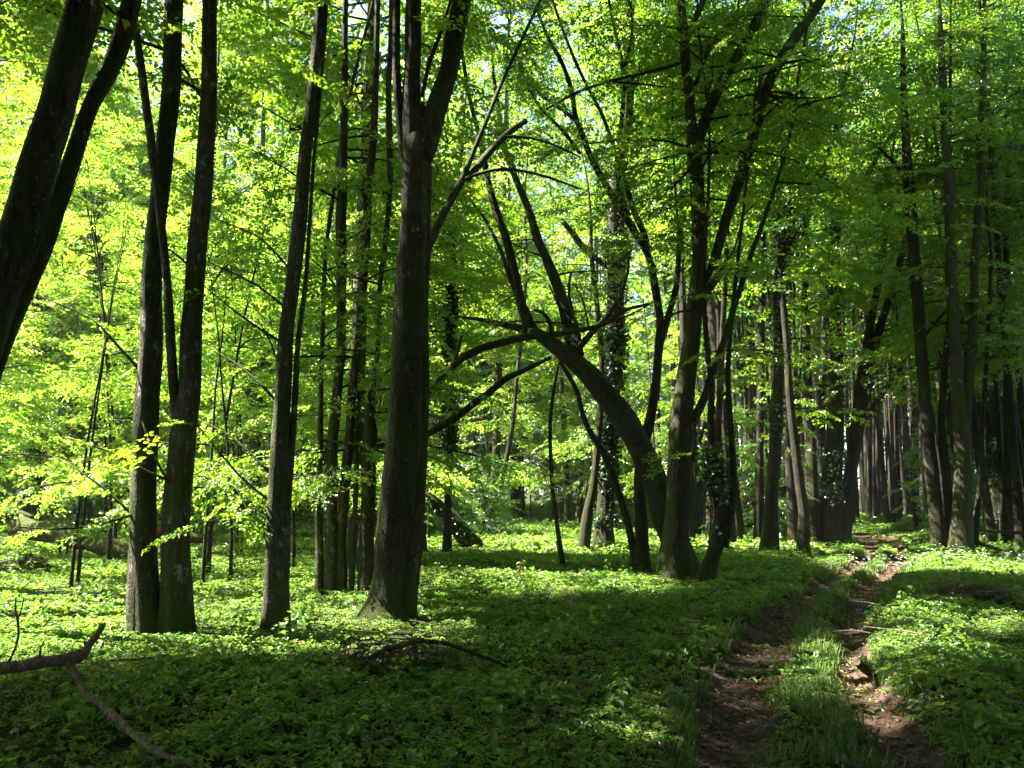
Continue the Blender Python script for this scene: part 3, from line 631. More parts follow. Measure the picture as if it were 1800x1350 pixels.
tree('arched_leaning_tree', 'dark mossy trunk leaning steeply left to form an arch beside the many stemmed tree', [
    [(1206,1012,56),(1182,940,47),(1168,900,45),(1153,850,44),(1132,800,44),(1105,750,43),(1079,710,41),(1046,670,38),(1013,640,32),(974,606,26),(932,580,19)],
    [(940,590,22),(918,540,18),(905,480,17),(890,420,16),(872,370,14),(860,325,12),(845,250,10),(825,170,8),(810,80,6)],
    [(1012,625,30),(1004,590,26,.2),(997,560,24,.3),(985,515,20,.5),(965,465,18,.7),(945,420,16,.8),(930,370,14,1),(905,310,12,1.2),(885,250,10,1.4),(870,150,8,1.6)]],
    top=12, crown=(4.2, 12, 40, 2.0, 1.4, .8), away=True, mat=M_BARKD, branches=[
    [(938,584,16),(905,575,13),(870,567,10),(835,560,7),(795,556,4)], [(922,572,9),(912,530,9),(895,485,8),(880,440,7),(855,390,6),(822,345,4)],
    [(970,600,9),(968,572,9),(955,550,7),(938,545,4)], [(1014,616,14),(1040,585,10,-.2),(1064,560,10,-.3),(1088,524,8,-.4),(1103,480,5,-.5),(1108,430,3,-.5)],
    [(1020,618,8),(1013,570,6,-.1),(1000,520,5,-.2),(1003,480,4,-.3)], [(1022,616,7),(1012,565,6),(985,540,4),(965,500,3)]], tw_leaf=(0,))
tree('curved_stem_tree', 'slim tree whose dark stems sweep up left across the arch', [
    [(1125,1006,34),(1128,940,23),(1124,860,19),(1128,800,19),(1142,740,18),(1152,680,16),(1157,620,15),(1160,560,14),(1150,500,14),(1140,450,13),(1112,402,14),(1085,360,14),(1062,320,12),(1040,280,11),(1025,240,10),(1012,205,10),(1005,160,9),(988,110,8),(965,70,7),(945,20,5)],
    [(1118,992,17),(1108,940,13),(1095,890,12),(1083,855,12),(1062,800,11),(1035,755,10),(1022,720,9),(1015,690,9),(1000,660,8),(984,636,6)],
    [(1158,610,13),(1168,580,13),(1178,545,12),(1188,508,12),(1192,460,10),(1194,412,9),(1190,380,6)],
    [(1144,470,11),(1134,415,11),(1116,376,11),(1104,336,9),(1092,288,8),(1076,248,8),(1056,196,7),(1032,152,6),(1008,100,6),(985,40,5),(968,-10,4)],
    [(1106,380,9),(1088,330,9),(1085,276,9),(1090,232,9),(1096,172,8),(1095,132,8),(1091,95,7),(1080,50,6),(1068,-10,5)]],
    top=11.5, crown=(4.6, 12, 60, 1.9, 1.3, .75), mat=M_BARKD, away=True, branches=[
    [(1016,215,8),(985,190,7),(955,170,6),(935,145,5),(915,110,4)], [(1094,140,6),(1105,90,6),(1112,40,5),(1105,0,4)], [(1020,270,7),(985,225,6),(950,190,5),(928,150,4),(912,110,3)],
    [(1097,160,5),(1130,110,5),(1160,60,4),(1185,0,3)]], tw_leaf=(0, 1, 2, 3))
tree('ivy_tree', 'upright trunk thickly wrapped in dark ivy directly behind the arched leaning tree', [
    [(1062,968,36),(1065,880,29),(1070,780,28),(1075,680,31),(1080,600,32),(1083,500,33),(1082,420,33),(1082,360,30),(1088,300,24),(1100,220,24),(1104,130,22),(1107,0,18),(1109,-60,16)]],
    top=25, crown=(9, 25, 90, 3.2, 1.8, 1.1), mat=M_BARKD, ivy=(0, .6, 9.5, 8000), branches=[[(1083,480,9),(1030,440,12),(1003,405,11),(985,385,8)], [(1105,220,10),(1140,185,10),(1165,155,9)]], near=False)
tree('mossy_slim_tree', 'slim tree with a yellow mossy foot just left of the ivy wrapped trunk', [
    [(1026,970,22),(1034,900,18),(1044,850,15),(1050,790,13),(1056,720,11),(1058,640,10),(1050,540,9),(1040,450,8)]], top=13, crown=(6.5, 14, 30, 2, 1.3, 1.0), mat=M_BARKM, near=False)
tree('many_stemmed_tree', 'large grey tree at right of the arch dividing into several rising stems', [
    [(1188,1022,64),(1188,950,45),(1192,870,40),(1195,790,39),(1200,710,36),(1208,650,33),(1217,590,30),(1224,520,29),(1229,450,27),(1228,380,26),(1224,300,26),(1220,262,24),(1222,240,8)],
    [(1219,270,22),(1212,180,20),(1206,110,18),(1201,50,17),(1198,0,16),(1196,-90,15)],
    [(1220,270,22),(1239,212,20),(1257,170,20),(1280,125,20),(1310,75,19),(1332,30,17),(1345,0,16),(1370,-80,14)],
    [(1224,550,20),(1243,505,18),(1258,450,18),(1275,390,18),(1295,330,20),(1312,280,21),(1325,235,20),(1340,175,20),(1362,125,20),(1395,70,20),(1430,20,20),(1455,-20,18),(1490,-90,15)],
    [(1198,810,24),(1215,750,17),(1238,700,15),(1255,650,14),(1272,600,12),(1285,560,11),(1300,510,10),(1320,450,9),(1345,380,8),(1365,320,6)],
    [(1207,75,11),(1221,37,11),(1236,0,12),(1252,-60,9)]],
    top=24, crown=(6.8, 24, 140, 3.4, 1.8, 1.0), mat=M_BARK, ends=(0,), away=True, branches=[
    [(1205,108,7),(1160,122,7),(1124,130,6),(1068,144,6),(1020,160,6),(985,178,5),(960,192,4)], [(1080,144,4),(1130,148,4),(1200,158,4),(1265,168,3)],
    [(1222,150,9),(1237,110,8),(1250,77,8),(1287,37,7),(1325,20,5)], [(1330,225,11),(1329,190,9),(1333,160,8),(1340,130,6)], [(1345,168,6),(1390,172,5),(1440,172,3)],
    [(1236,545,6),(1262,480,5),(1290,440,4),(1302,395,3)], [(1235,530,5,-.1),(1275,480,4,-.2),(1312,462,3,-.3)], [(1222,545,5),(1195,548,4,-.2),(1160,560,3,-.3)],
    [(1217,290,7),(1190,320,7),(1170,335,5)], [(1228,310,6),(1245,275,5),(1262,262,3)]], tw_leaf=(0, 1, 2, 4))
tree('crooked_tree', 'small crooked dark tree with an S bent foot right of the many stemmed tree', [
    [(1235,1028,36),(1250,985,26),(1262,940,24),(1267,900,24),(1259,850,18),(1252,800,14),(1249,740,12),(1250,680,11),(1242,600,9),(1236,500,8),(1240,420,7)],
    [(1272,962,17),(1285,900,13),(1290,830,11),(1284,740,10),(1280,640,9),(1290,520,8),(1300,430,6)]],
    top=11, crown=(1.6, 11, 42, 1.0, 1.5, .7), mat=M_BARKD, ivy=(0, .7, 2.4, 900))
tree('knobbly_tree', 'dark knobbly trunk standing alone on sunny grass left of the track', [
    [(1352,974,27),(1355,920,22),(1357,870,21),(1363,780,20),(1366,700,20),(1369,600,20),(1368,520,20),(1375,440,16),(1385,390,15),(1388,330,14),(1395,290,13),(1405,230,10)],
    [(1377,445,12),(1410,400,11),(1430,345,10),(1445,310,9),(1460,260,8),(1475,200,7),(1490,120,6)]], top=16, away=True, crown=(3.0, 16, 60, 2.4, 1.6, 1.0), mat=M_BARKD, ivy=(0, 3, 9, 1500), near=False,
    branches=[[(1428,355,6),(1420,310,6),(1410,280,4)]])
tree('pale_leaning_tree', 'pale slim trunk leaning left with a mossy foot beside the rut', [
    [(1411,982,24),(1412,900,18),(1405,850,17),(1397,780,15),(1388,700,13),(1384,620,12),(1375,520,10),(1368,420,8)]], top=15, crown=(5.5, 15, 30, 2, 1.4, 1.0), mat=M_BARKD, near=False)
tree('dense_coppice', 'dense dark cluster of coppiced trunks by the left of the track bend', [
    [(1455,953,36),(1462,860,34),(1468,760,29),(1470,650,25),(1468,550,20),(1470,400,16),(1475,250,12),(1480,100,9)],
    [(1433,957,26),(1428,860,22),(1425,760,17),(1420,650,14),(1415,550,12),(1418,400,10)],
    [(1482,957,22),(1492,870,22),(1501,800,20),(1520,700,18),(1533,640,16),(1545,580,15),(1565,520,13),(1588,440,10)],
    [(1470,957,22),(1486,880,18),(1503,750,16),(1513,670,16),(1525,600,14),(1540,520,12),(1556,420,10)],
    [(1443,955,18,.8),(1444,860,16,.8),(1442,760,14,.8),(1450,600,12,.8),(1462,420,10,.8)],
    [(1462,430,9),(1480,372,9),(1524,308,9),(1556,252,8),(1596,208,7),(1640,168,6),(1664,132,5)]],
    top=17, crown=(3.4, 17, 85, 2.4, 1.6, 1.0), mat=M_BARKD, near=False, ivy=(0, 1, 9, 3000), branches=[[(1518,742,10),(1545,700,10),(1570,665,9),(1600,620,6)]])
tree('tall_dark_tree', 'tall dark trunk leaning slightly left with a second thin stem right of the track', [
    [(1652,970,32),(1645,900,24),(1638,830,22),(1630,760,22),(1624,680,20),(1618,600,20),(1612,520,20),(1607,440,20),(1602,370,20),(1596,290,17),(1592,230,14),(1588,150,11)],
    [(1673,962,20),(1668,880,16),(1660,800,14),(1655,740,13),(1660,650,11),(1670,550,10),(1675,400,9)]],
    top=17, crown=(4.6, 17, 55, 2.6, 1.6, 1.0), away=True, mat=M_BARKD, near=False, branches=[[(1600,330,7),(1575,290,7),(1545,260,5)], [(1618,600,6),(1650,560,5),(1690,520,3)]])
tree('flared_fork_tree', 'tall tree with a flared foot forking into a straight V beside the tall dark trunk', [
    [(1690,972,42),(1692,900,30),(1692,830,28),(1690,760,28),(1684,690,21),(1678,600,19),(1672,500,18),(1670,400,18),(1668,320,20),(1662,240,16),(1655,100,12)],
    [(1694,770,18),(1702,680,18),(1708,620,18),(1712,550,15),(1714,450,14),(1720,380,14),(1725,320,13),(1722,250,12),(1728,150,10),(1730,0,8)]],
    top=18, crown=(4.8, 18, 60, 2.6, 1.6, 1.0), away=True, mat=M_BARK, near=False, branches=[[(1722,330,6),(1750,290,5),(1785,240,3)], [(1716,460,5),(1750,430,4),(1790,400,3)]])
tree('black_footed_sapling', 'thin tree with a black foot right of the flared fork tree', [
    [(1710,970,14),(1714,940,14),(1716,915,12),(1722,850,8),(1730,700,8),(1736,600,7),(1742,450,6)]], top=13, crown=(5, 13, 26, 1.8, 1.2, 1.0), mat=M_BARKD, near=False)
tree('ivy_clad_tree', 'broad dark ivy clad trunk near the right edge with a curving upper stem', [
    [(1752,932,30),(1755,850,29),(1758,750,28),(1756,650,22),(1752,560,15),(1764,450,14),(1780,380,12),(1796,320,10),(1815,230,8)]], top=17, crown=(5, 17, 50, 2.4, 1.6, 1.1), mat=M_BARKD, near=False, ivy=(0, .5, 8, 3500), Yd=27)
tree('silver_trunk_tree', 'pale silvery trunk leaning left at the right edge of the wood', [
    [(1792,928,20),(1786,850,17),(1778,750,16),(1770,650,15),(1758,560,14),(1748,470,13),(1735,300,10)]], top=17, crown=(5, 17, 45, 2.4, 1.6, 1.1), mat=M_BARKG, near=False, Yd=30)
tree('shaded_tree', 'lone dark trunk rising behind the mossy fallen log at the far left', [
    [(160,908,30),(161,850,27),(166,760,22),(170,600,18),(176,400,14),(180,250,10)]], top=15, crown=(3, 15, 55, 2.4, 1.5, 1.1), mat=M_BARKD, near=False)
tree('short_trunk_tree', 'thin grey tree just right of the foot of the massive central trunk', [
    [(742,978,20),(738,900,16),(736,800,13),(738,650,12),(745,500,10),(752,380,8)]], top=14, crown=(5, 17, 90, 2.6, 1.6, 1.0), mat=M_BARKG, near=False)
tree('dark_ivy_tree', 'slender blackish ivy grown trunk in front of the green glade', [
    [(786,980,18),(787,900,14),(790,800,13),(792,700,15),(790,600,15),(795,480,11),(805,350,9),(812,250,7)]], top=14, crown=(5.5, 18, 95, 2.6, 1.6, 1.0), mat=M_BARKD, near=False, ivy=(0, 2.6, 7, 2600))
tree('bowed_sapling', 'thin bowed trunk curving right in the middle of the glade', [
    [(866,888,14),(880,850,11),(892,800,9),(903,730,8),(910,650,7),(917,590,7),(925,470,6),(922,350,5)]], top=16, crown=(8, 16, 30, 2, 1.4, 1.2), mat=M_BARKD, near=False, Yd=29)
tree('leaning_pole', 'thin leafless pole curving up from the grass left of the arched leaning tree', [
    [(990,996,10),(979,920,8),(971,850,7),(967,770,7),(970,710,6),(981,645,4)]], top=0, mat=M_BARKD, cat='dead tree')
tree('broken_trunk', 'short broken mossy trunk slanting to the ground with a torn yellow root end', [
    [(846,972,14),(835,962,34),(815,940,32),(795,915,29),(770,890,23),(745,870,19),(715,852,15)]], top=0, mat=M_BARKM, cat='dead tree', flute=0, ivy=(0, .3, 1.2, 250))

# ------------------------------------------------------------------ fallen wood and small things
def log(name, label, cat, spec, Y, mat, sides=12, extra=(), rough=.1, step=.12, group=None):
    c, r = px_path(spec, Y); loc = c[0].copy()
    parts = [tube(*smooth_path(c, r, step), sides, abs(hash(label)) % 1000 if False else len(label), rough)]
    R = root(name, label, cat, tuple(float(v) for v in loc), group); tube_obj('main_stem', parts, mat, R)
    for i, e in enumerate(extra):
        c, r = px_path(e, Y); tube_obj('side_branch', [tube(*smooth_path(c, r, step * .7), 7, i + 3, .1)], mat, R)
    return R
def glen(px, py): return G(px, py)[1]
log('hanging_branch', 'long dark bare branch slanting up right from the central trunk to the arched tree', 'branch',
    [(738,772,10),(770,752,13),(800,735,14),(830,712,13),(860,690,13),(885,668,12),(912,655,10),(940,642,8),(968,628,6)], 12.2, M_BARKD)
log('mossy_branch', 'mossy dead branch arching behind the arched tree to a pale broken tip', 'branch',
    [(748,700,13),(762,683,14),(785,655,14),(815,628,14),(850,611,14),(890,600,14),(930,592,13),(975,588,11),(1020,580,9),(1062,570,8),(1100,545,7),(1140,535,5)], 12.9, M_BARKM,
    extra=[[(800,640,8),(806,610,6),(812,590,4)], [(1062,570,5),(1090,560,4),(1118,548,3),(1150,530,2)], [(1035,577,4),(1025,530,3),(1010,500,2)], [(1050,573,4),(1082,550,3),(1085,500,2)]])
log('fallen_log', 'big mossy fallen log lying in the herbs at the left', 'log',
    [(24,926,32,1.0),(30,927,37,1.0),(60,932,34,.8),(92,936,40,.6),(110,939,36,.4),(135,945,39,.2),(160,951,33,0),(188,960,35,-.2),(215,968,27,-.4),(232,973,29,-.5),(238,974,22,-.5)], 18.3, M_RED, 18, rough=.16, extra=[[(105,950,6,.2),(104,962,5,.2),(106,972,4,.2)], [(118,952,5,.2),(119,964,4,.2),(117,974,3,.2)]])
log('fallen_log', 'reddish mossy log lying farther back behind the twin trunks', 'log',
    [(248,930,18),(280,938,20),(312,940,20),(345,946,18),(372,950,10)], 18.8, M_RED, 12)
log('fallen_log', 'reddish log end at the left edge behind the big mossy log', 'log',
    [(-60,895,24),(-10,900,24),(30,905,20),(60,912,10)], 22.0, M_RED, 12)
log('foreground_branch', 'bare grey branch entering from the lower left with a raised forked tip', 'branch',
    [(-60,1184,24),(0,1176,20),(28,1173,18),(60,1167,20),(84,1163,17),(104,1161,18),(122,1158,23),(138,1154,20),(150,1145,15),(158,1133,11),(165,1124,12),(171,1117,9),(176,1108,10),(180,1101,11),(181,1098,7)], 5.2, M_DEAD, 12, rough=.2, step=.03, extra=[
    [(118,1160,14),(128,1178,11,-.05),(148,1212,11,-.15),(180,1240,11,-.3),(205,1262,12,-.4),(240,1295,10,-.55),(270,1318,9,-.65),(310,1336,9,-.75),(345,1345,7,-.8)],
    [(8,1174,5),(22,1150,4),(32,1120,4),(31,1090,4),(27,1070,3),(28,1050,2)], [(31,1088,3),(38,1070,2),(42,1050,2)], [(178,1104,7),(183,1100,6),(184,1094,4)], [(146,1150,9),(152,1156,6),(153,1160,4)], [(62,1167,8),(70,1154,5),(71,1140,3),(78,1126,2)], [(100,1161,7),(106,1172,4),(104,1182,2)], [(206,1262,7),(222,1256,5),(240,1257,3),(256,1250,2)], [(156,1140,8),(150,1132,6),(149,1127,4)]])
def twig_pile():
    Yp = glen(720, 1175); lp = P(640, 1195, Yp)
    R = root('dead_branch', 'brown dead branch with a tangle of fine twigs lying in the dark herbs', 'branch', tuple(float(v) for v in lp))
    c, r = px_path([(608,1200,8),(632,1174,9),(655,1154,8),(680,1142,10),(715,1132,9),(740,1125,8)], Yp); tube_obj('main_stem', [tube(*smooth_path(c, r, .05), 8, 5, .12)], M_DEAD, R)
    c, r = px_path([(735,1126,8),(775,1130,7),(805,1138,7),(840,1151,6),(865,1160,5),(892,1172,4)], Yp); tube_obj('side_branch', [tube(*smooth_path(c, r, .05), 7, 6, .12)], M_BARKD, R)
    g = np.random.default_rng(5); parts = []
    for i in range(80):
        p = np.array([g.uniform(600, 790), 0]); p[1] = 1140 + g.normal(6, 15) + max(0, (640 - p[0])) * .3
        a = g.uniform(0, 6.28); l = g.uniform(20, 75); pts = [(p[0], p[1], 2.6, g.uniform(-.3, .3))]
        for k in range(4):
            a += g.normal(0, .5); p = p + np.array([math.cos(a) * l / 4, math.sin(a) * l / 9]); pts.append((p[0], min(1205, p[1]), 2.3 - .4 * k, g.uniform(-.3, .3)))
        c, r = px_path(pts, Yp); c[:, 2] = np.maximum(c[:, 2], .1); parts.append(tube(*smooth_path(c, r, .06), 4, i, 0))
    tube_obj('twigs', parts, M_DEAD, R)
twig_pile()
def stick(name, label, spec, Y, mat, cat='stick'):
    c, r = px_path(spec, Y); o = tube_obj(name, [tube(*smooth_path(c, r, .05), 7, len(label), .1)], mat, None, tuple(float(v) for v in c[0])); return tag(o, label, cat)
stick('pale_stick', 'short pale stick standing in the herbs right of the central trunk', [(908,1012,4),(913,1000,4),(918,988,3)], glen(910, 1014), M_DEAD)
stick('pale_stick', 'pale stick poking out beside the left twin trunk', [(231,1058,4),(218,1050,4),(207,1043,3)], glen(230, 1075), M_DEAD)
stick('pale_stick', 'white stick leaning on the foot of the leaning pole', [(986,985,5),(982,965,5),(979,950,4)], glen(986, 990), M_DEAD)
stick('dead_branch', 'long dark bare branch lying level from the black footed sapling to the right edge', [(1700,926,5),(1730,932,6),(1765,935,6),(1810,938,6),(1880,942,4)], glen(1710, 968), M_BARKD, 'branch')
stick('dead_branch', 'short dark branch slanting down from the black footed sapling', [(1706,945,6),(1722,955,7),(1742,962,7),(1760,967,5)], glen(1710, 970), M_BARKD, 'branch')
stick('dead_branch', 'reddish splintered dead branch right of the many stemmed tree', [(1212,830,4),(1220,800,9),(1232,770,7),(1240,740,3)], 15.5, M_RED, 'branch')
def mound(name, label, cat, px, py, rx, ry, mat, twigs=0, leaves=0, lmat=None, seed=0, sink=.35):
    Yc = glen(px, py); x, y = G(px, py); a, h = rx / F * Yc, ry / F * Yc
    g = np.random.default_rng(seed); n, m = 18, 9; V = []
    z0 = float(H(x, y))
    for i in range(m):
        ph = i / (m - 1) * math.pi / 2
        for j in range(n):
            t = j / n * 6.283; q = 1 + .16 * math.sin(3 * t + seed) + .1 * math.sin(5 * t + 2 * ph) + g.normal(0, .04)
            V.append((a * math.cos(ph) * math.cos(t) * q, a * .7 * math.cos(ph) * math.sin(t) * q, h * math.sin(ph) * (1 + g.normal(0, .05)) - sink * h * (1 - math.sin(ph))))
    Q = [(i * n + j, i * n + (j + 1) % n, (i + 1) * n + (j + 1) % n, (i + 1) * n + j) for i in range(m - 1) for j in range(n)]
    R = root(name, label, cat, (x, y, z0)); add('mound', make_mesh('mound', np.array(V), None, Q, [mat]), R)
    if twigs:
        parts = []
        for i in range(twigs):
            t = g.uniform(0, 6.28); q = g.random() ** .5; b = np.array([a * q * math.cos(t), a * .7 * q * math.sin(t), h * math.sqrt(max(0, 1 - q * q)) * .9])
            d = unit(g.normal(0, 1, 3) * [1, 1, .35]); l = g.uniform(.15, .5); pts = np.array([b, b + d * l * .5 + [0, 0, .03], b + d * l + [0, 0, g.uniform(-.06, .05)]]) + [x, y, z0]
            parts.append(tube(*smooth_path(pts, np.array([.006, .005, .002]), .08), 4, i, 0))
        tube_obj('twigs', parts, M_DEAD if lmat is M_DRY else M_BARKD, R)
    if leaves:
        t = g.uniform(0, 6.28, leaves); q = g.random(leaves) ** .5; b = np.stack([a * q * np.cos(t), a * .7 * q * np.sin(t), h * np.sqrt(1 - q * q) * g.uniform(.9, 1.2, leaves)], 1)
        aa = g.uniform(0, 6.28, leaves); d = unit(np.stack([np.cos(aa), np.sin(aa), g.normal(0, .4, leaves)], 1)); nr = unit(np.stack([g.normal(0, .5, leaves), g.normal(0, .5, leaves), np.ones(leaves)], 1)); nr = unit(nr - d * (nr * d).sum(1)[:, None])
        add('leaves', make_mesh('leaves', leaf_geo(b, d, nr, g.uniform(.04, .09, leaves), .28, .1, True).reshape(-1, 3), None, leaf_faces(leaves, True), [lmat], rnd=np.repeat(g.random(leaves), 2), smooth_q=False), R)
mound('brush_pile', 'round dark pile of dead twigs in the herbs at the left edge', 'brush pile', 40, 1010, 46, 34, M_BARKD, 120, 500, M_COVER, 3)
mound('mossy_stump', 'low mossy stump between the twin trunks and the slender tree', 'stump', 386, 985, 26, 18, M_RED, 0, 160, M_COVER, 4)
mound('moss_cushion', 'small yellowish moss cushion in the dark herbs below the arch', 'moss', 930, 1112, 20, 12, M_BARKM, 0, 120, M_COVER, 5)
mound('dry_brush', 'wide heap of dry brownish brambles on the bank right of the track', 'brush pile', 1710, 1062, 80, 22, M_GROUND, 160, 120, M_DRY, 6)
mound('moss_cushion', 'bright mossy stone hump at the foot of the pale leaning tree', 'moss', 1398, 985, 11, 18, M_BARKM, 0, 60, M_COVER, 8)
def log_end():
    Yc = glen(1520, 1185); R = root('cut_log', 'short mossy log with a pale sawn end lying in the right rut', 'log', tuple(float(v) for v in P(1515, 1180, Yc)))
    c, r = px_path([(1507,1164,13,-.1),(1518,1174,16,0),(1535,1186,15,.15),(1552,1196,12,.3)], Yc); lb = tube_obj('log_body', [tube(*smooth_path(c, r, .03), 12, 3, .07)], M_BARKM, R)
    d = unit(c[0] - c[1]); e = tube(np.array([c[0] + d * .001, c[0] + d * .012]), np.array([r[0] * .93, r[0] * .9]), 12, 1, .03); tube_obj('sawn_end', [e], M_PALEWOOD, R).parent = lb
    g = np.random.default_rng(2); k = g.uniform(.6, 2.8, 640); b = np.stack([np.interp(k, range(4), c[:, j]) for j in range(3)], 1) + g.normal(0, .025, (640, 3)) + [0, 0, .03]; d = unit(g.normal(0, 1, (640, 3)) + [0, 0, .7]); nr = unit(np.cross(d, g.normal(0, 1, (640, 3))))
    add('moss', make_mesh('moss', leaf_geo(b, d, nr, g.uniform(.02, .05, 640), .3, .1, True).reshape(-1, 3) - np.array(R.location), None, leaf_faces(640, True), [M_GRASS], rnd=np.repeat(g.uniform(.6, 1, 640), 2), smooth_q=False), lb)
M_PALEWOOD = bark_mat('sawn_wood', (.30, .22, .16), (.45, .36, .28), (.5, .45, .4), 0, 0, bump=.1)
log_end()
def white_flower():
    Yc = glen(878, 1150); c = P(880, 1138, Yc)
    d = unit(np.array([[.6, .2, .75]])); nr = unit(np.array([[-.6, -.6, .5]])); nr = unit(nr - d * (nr * d).sum(1)[:, None])
    V = leaf_geo(np.array([c]) - d * .03, d, nr, np.array([.085]), .2, .1, True).reshape(-1, 3); g = P(878, 1150, Yc)
    o = add('white_flower', make_mesh('white_flower', V - g, None, leaf_faces(1, True), [M_PETAL], rnd=[.5, .5], smooth_q=False), None, tuple(float(v) for v in g))
    tag(o, 'single small white petal standing out in the dark herbs below the arch', 'flower')
    add('stem', make_mesh('stem', *[a for a in (lambda t: (t[0] - g, t[2], t[1]))(tube(np.array([g - [0, 0, .05], c - d[0] * .03]), np.array([.002, .002]), 4, 0, 0))], [M_COVER]), o)
white_flower()

# ------------------------------------------------------------------ the trees of the wood around: kinds built once, then copied
KIND = {}
def regrow(o, k, seed):
    """a copy that stands where a gap in the canopy passes grows its own, thinner crown"""
    S, tm, lm = KIND[k]; c, sn = math.cos(o.rotation_euler[2]), math.sin(o.rotation_euler[2]); M = np.array([[c, -sn, 0], [sn, c, 0], [0, 0, 1]]) * np.array(o.scale)[:, None]
    def own(p, r): return cull(p @ M.T + np.array(o.location), r, not k.name.startswith('young'))
    if own(np.array(S.p), np.random.default_rng(seed)).mean() > .97: return
    for ch in list(o.children):
        if ch.name.startswith('crown'): bpy.data.objects.remove(ch)
    S.build('crown', tm, None, seed, own, lm).parent = o

def wood_kind(name, seed, nst, ht, r0, crown, mat, bend=.05, spread=.25, tmpl=None, leafm=None):
    r = np.random.default_rng(seed); R = root(name, '', 'tree', (0, 0, 0)); paths = []
    for i in range(nst):
        a = 6.28 * i / nst + r.uniform(0, 1); off = np.array([math.cos(a), math.sin(a), 0]) * (spread * (nst > 1)); lean = np.array([math.cos(a), math.sin(a), 0]) * (r.uniform(.02, .11) * (nst > 1)) + np.append(r.normal(0, bend, 2), 0)
        h = ht * r.uniform(.8, 1.05); k = 9; c = [off + [0, 0, -.3]]
        for j in range(1, k): c.append(off + lean * h * (j / (k - 1)) ** (1.6 if bend > .06 else 1) + np.append(r.normal(0, .02 * h * min(bend, .05) * 10 * j / k * .4, 2), h * j / (k - 1)))
        rad = r0 * r.uniform(.6, 1.1) * (1 - .9 * np.linspace(0, 1, k) ** 1.1); rad[0] *= 1.35
        c, rad = smooth_path(np.array(c), rad, .45); paths.append(c)
        add('trunk' if i == 0 else 'stem', make_mesh('trunk', *(lambda t: (t[0], t[2], t[1]))(tube(c, rad, 9, seed + i, .08)), [mat]), R)
    S = Sprays(); z0, n, L0, L1, size, every = crown
    crown_on(S, r, paths, z0, ht * 1.05, n, L0, L1, size, every)
    S.build('crown', tmpl or T_FAR, R, seed + 3, mat=leafm)
    KIND[R] = (S, tmpl or T_FAR, leafm)
    return R
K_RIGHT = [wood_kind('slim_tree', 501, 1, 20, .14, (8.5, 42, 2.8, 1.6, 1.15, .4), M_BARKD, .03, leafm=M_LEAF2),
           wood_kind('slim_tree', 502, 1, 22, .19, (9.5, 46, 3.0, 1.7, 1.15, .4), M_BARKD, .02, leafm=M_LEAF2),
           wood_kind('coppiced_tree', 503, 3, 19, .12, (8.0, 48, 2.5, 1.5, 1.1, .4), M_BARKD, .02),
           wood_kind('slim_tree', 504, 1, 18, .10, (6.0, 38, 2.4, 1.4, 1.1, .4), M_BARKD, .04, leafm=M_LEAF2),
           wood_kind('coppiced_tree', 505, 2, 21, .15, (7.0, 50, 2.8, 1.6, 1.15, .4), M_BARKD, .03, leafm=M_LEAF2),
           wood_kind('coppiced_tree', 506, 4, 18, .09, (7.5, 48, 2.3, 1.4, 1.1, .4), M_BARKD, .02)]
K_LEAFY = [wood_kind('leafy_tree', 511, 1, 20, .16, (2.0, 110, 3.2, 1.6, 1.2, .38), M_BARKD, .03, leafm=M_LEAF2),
           wood_kind('leafy_tree', 512, 2, 18, .14, (1.5, 115, 2.8, 1.5, 1.15, .38), M_BARK, .03),
           wood_kind('leafy_tree', 513, 1, 23, .22, (4.0, 150, 3.6, 1.8, 1.3, .38), M_BARK, .02)]
K_TALL = [wood_kind('tall_beech', 515, 1, 27, .26, (8.0, 190, 4.2, 2.0, 1.4, .38), M_BARK, .02), wood_kind('tall_beech', 516, 1, 25, .22, (6.5, 180, 3.8, 2.0, 1.35, .38), M_BARKD, .02)]
K_SAP = [wood_kind('young_beech', 521, 1, 8.5, .04, (1.9, 46, 2.6, .9, .95, .28), M_BARKD, .08, tmpl=T_NEAR, leafm=M_YOUNG_LIT),
         wood_kind('young_beech', 522, 2, 7.0, .034, (1.5, 46, 2.4, .9, .95, .28), M_BARKD, .08, tmpl=T_NEAR, leafm=M_YOUNG_LIT),
         wood_kind('young_beech', 523, 1, 10.5, .055, (2.2, 54, 3.0, 1.0, .95, .29), M_BARKD, .07, tmpl=T_NEAR, leafm=M_YOUNG_LIT)]
K_BUSH = [wood_kind('leafy_bush', 531, 4, 2.8, .025, (.25, 60, 1.1, .6, .75, .26), M_BARKD, .08, .3, leafm=M_LEAF2),
          wood_kind('leafy_bush', 532, 5, 3.8, .03, (.3, 75, 1.3, .7, .8, .28), M_BARKD, .08, .35)]
REG = []
PLACED = []                # (object, kind word, px, Y)
used = {}
def place(K, i, x, y, sc, word):
    k = K[i]; rz = float(rng.uniform(0, 6.28)); s = (sc * float(rng.uniform(.9, 1.1)),) * 2 + (sc,)
    loc = (float(x), float(y), float(H(x, y)))
    if k.name in used: o = copy_tree(k, loc, rz, s)
    else: used[k.name] = 1; o = k; o.location = loc; o.rotation_euler = (0, 0, rz); o.scale = s
    if K is not K_BUSH: REG.append((o, k))
    PLACED.append((o, word, 900 + F * x / y / 1.0 if y > 0 else -999, y)); return o
def free(x, y, dmin, pts): return all((x - a) ** 2 + (y - b) ** 2 > dmin * dmin for a, b in pts)
pts = list(ALL_BASES)
def px_of(x, y): return 900 + F * x / (y / CP)
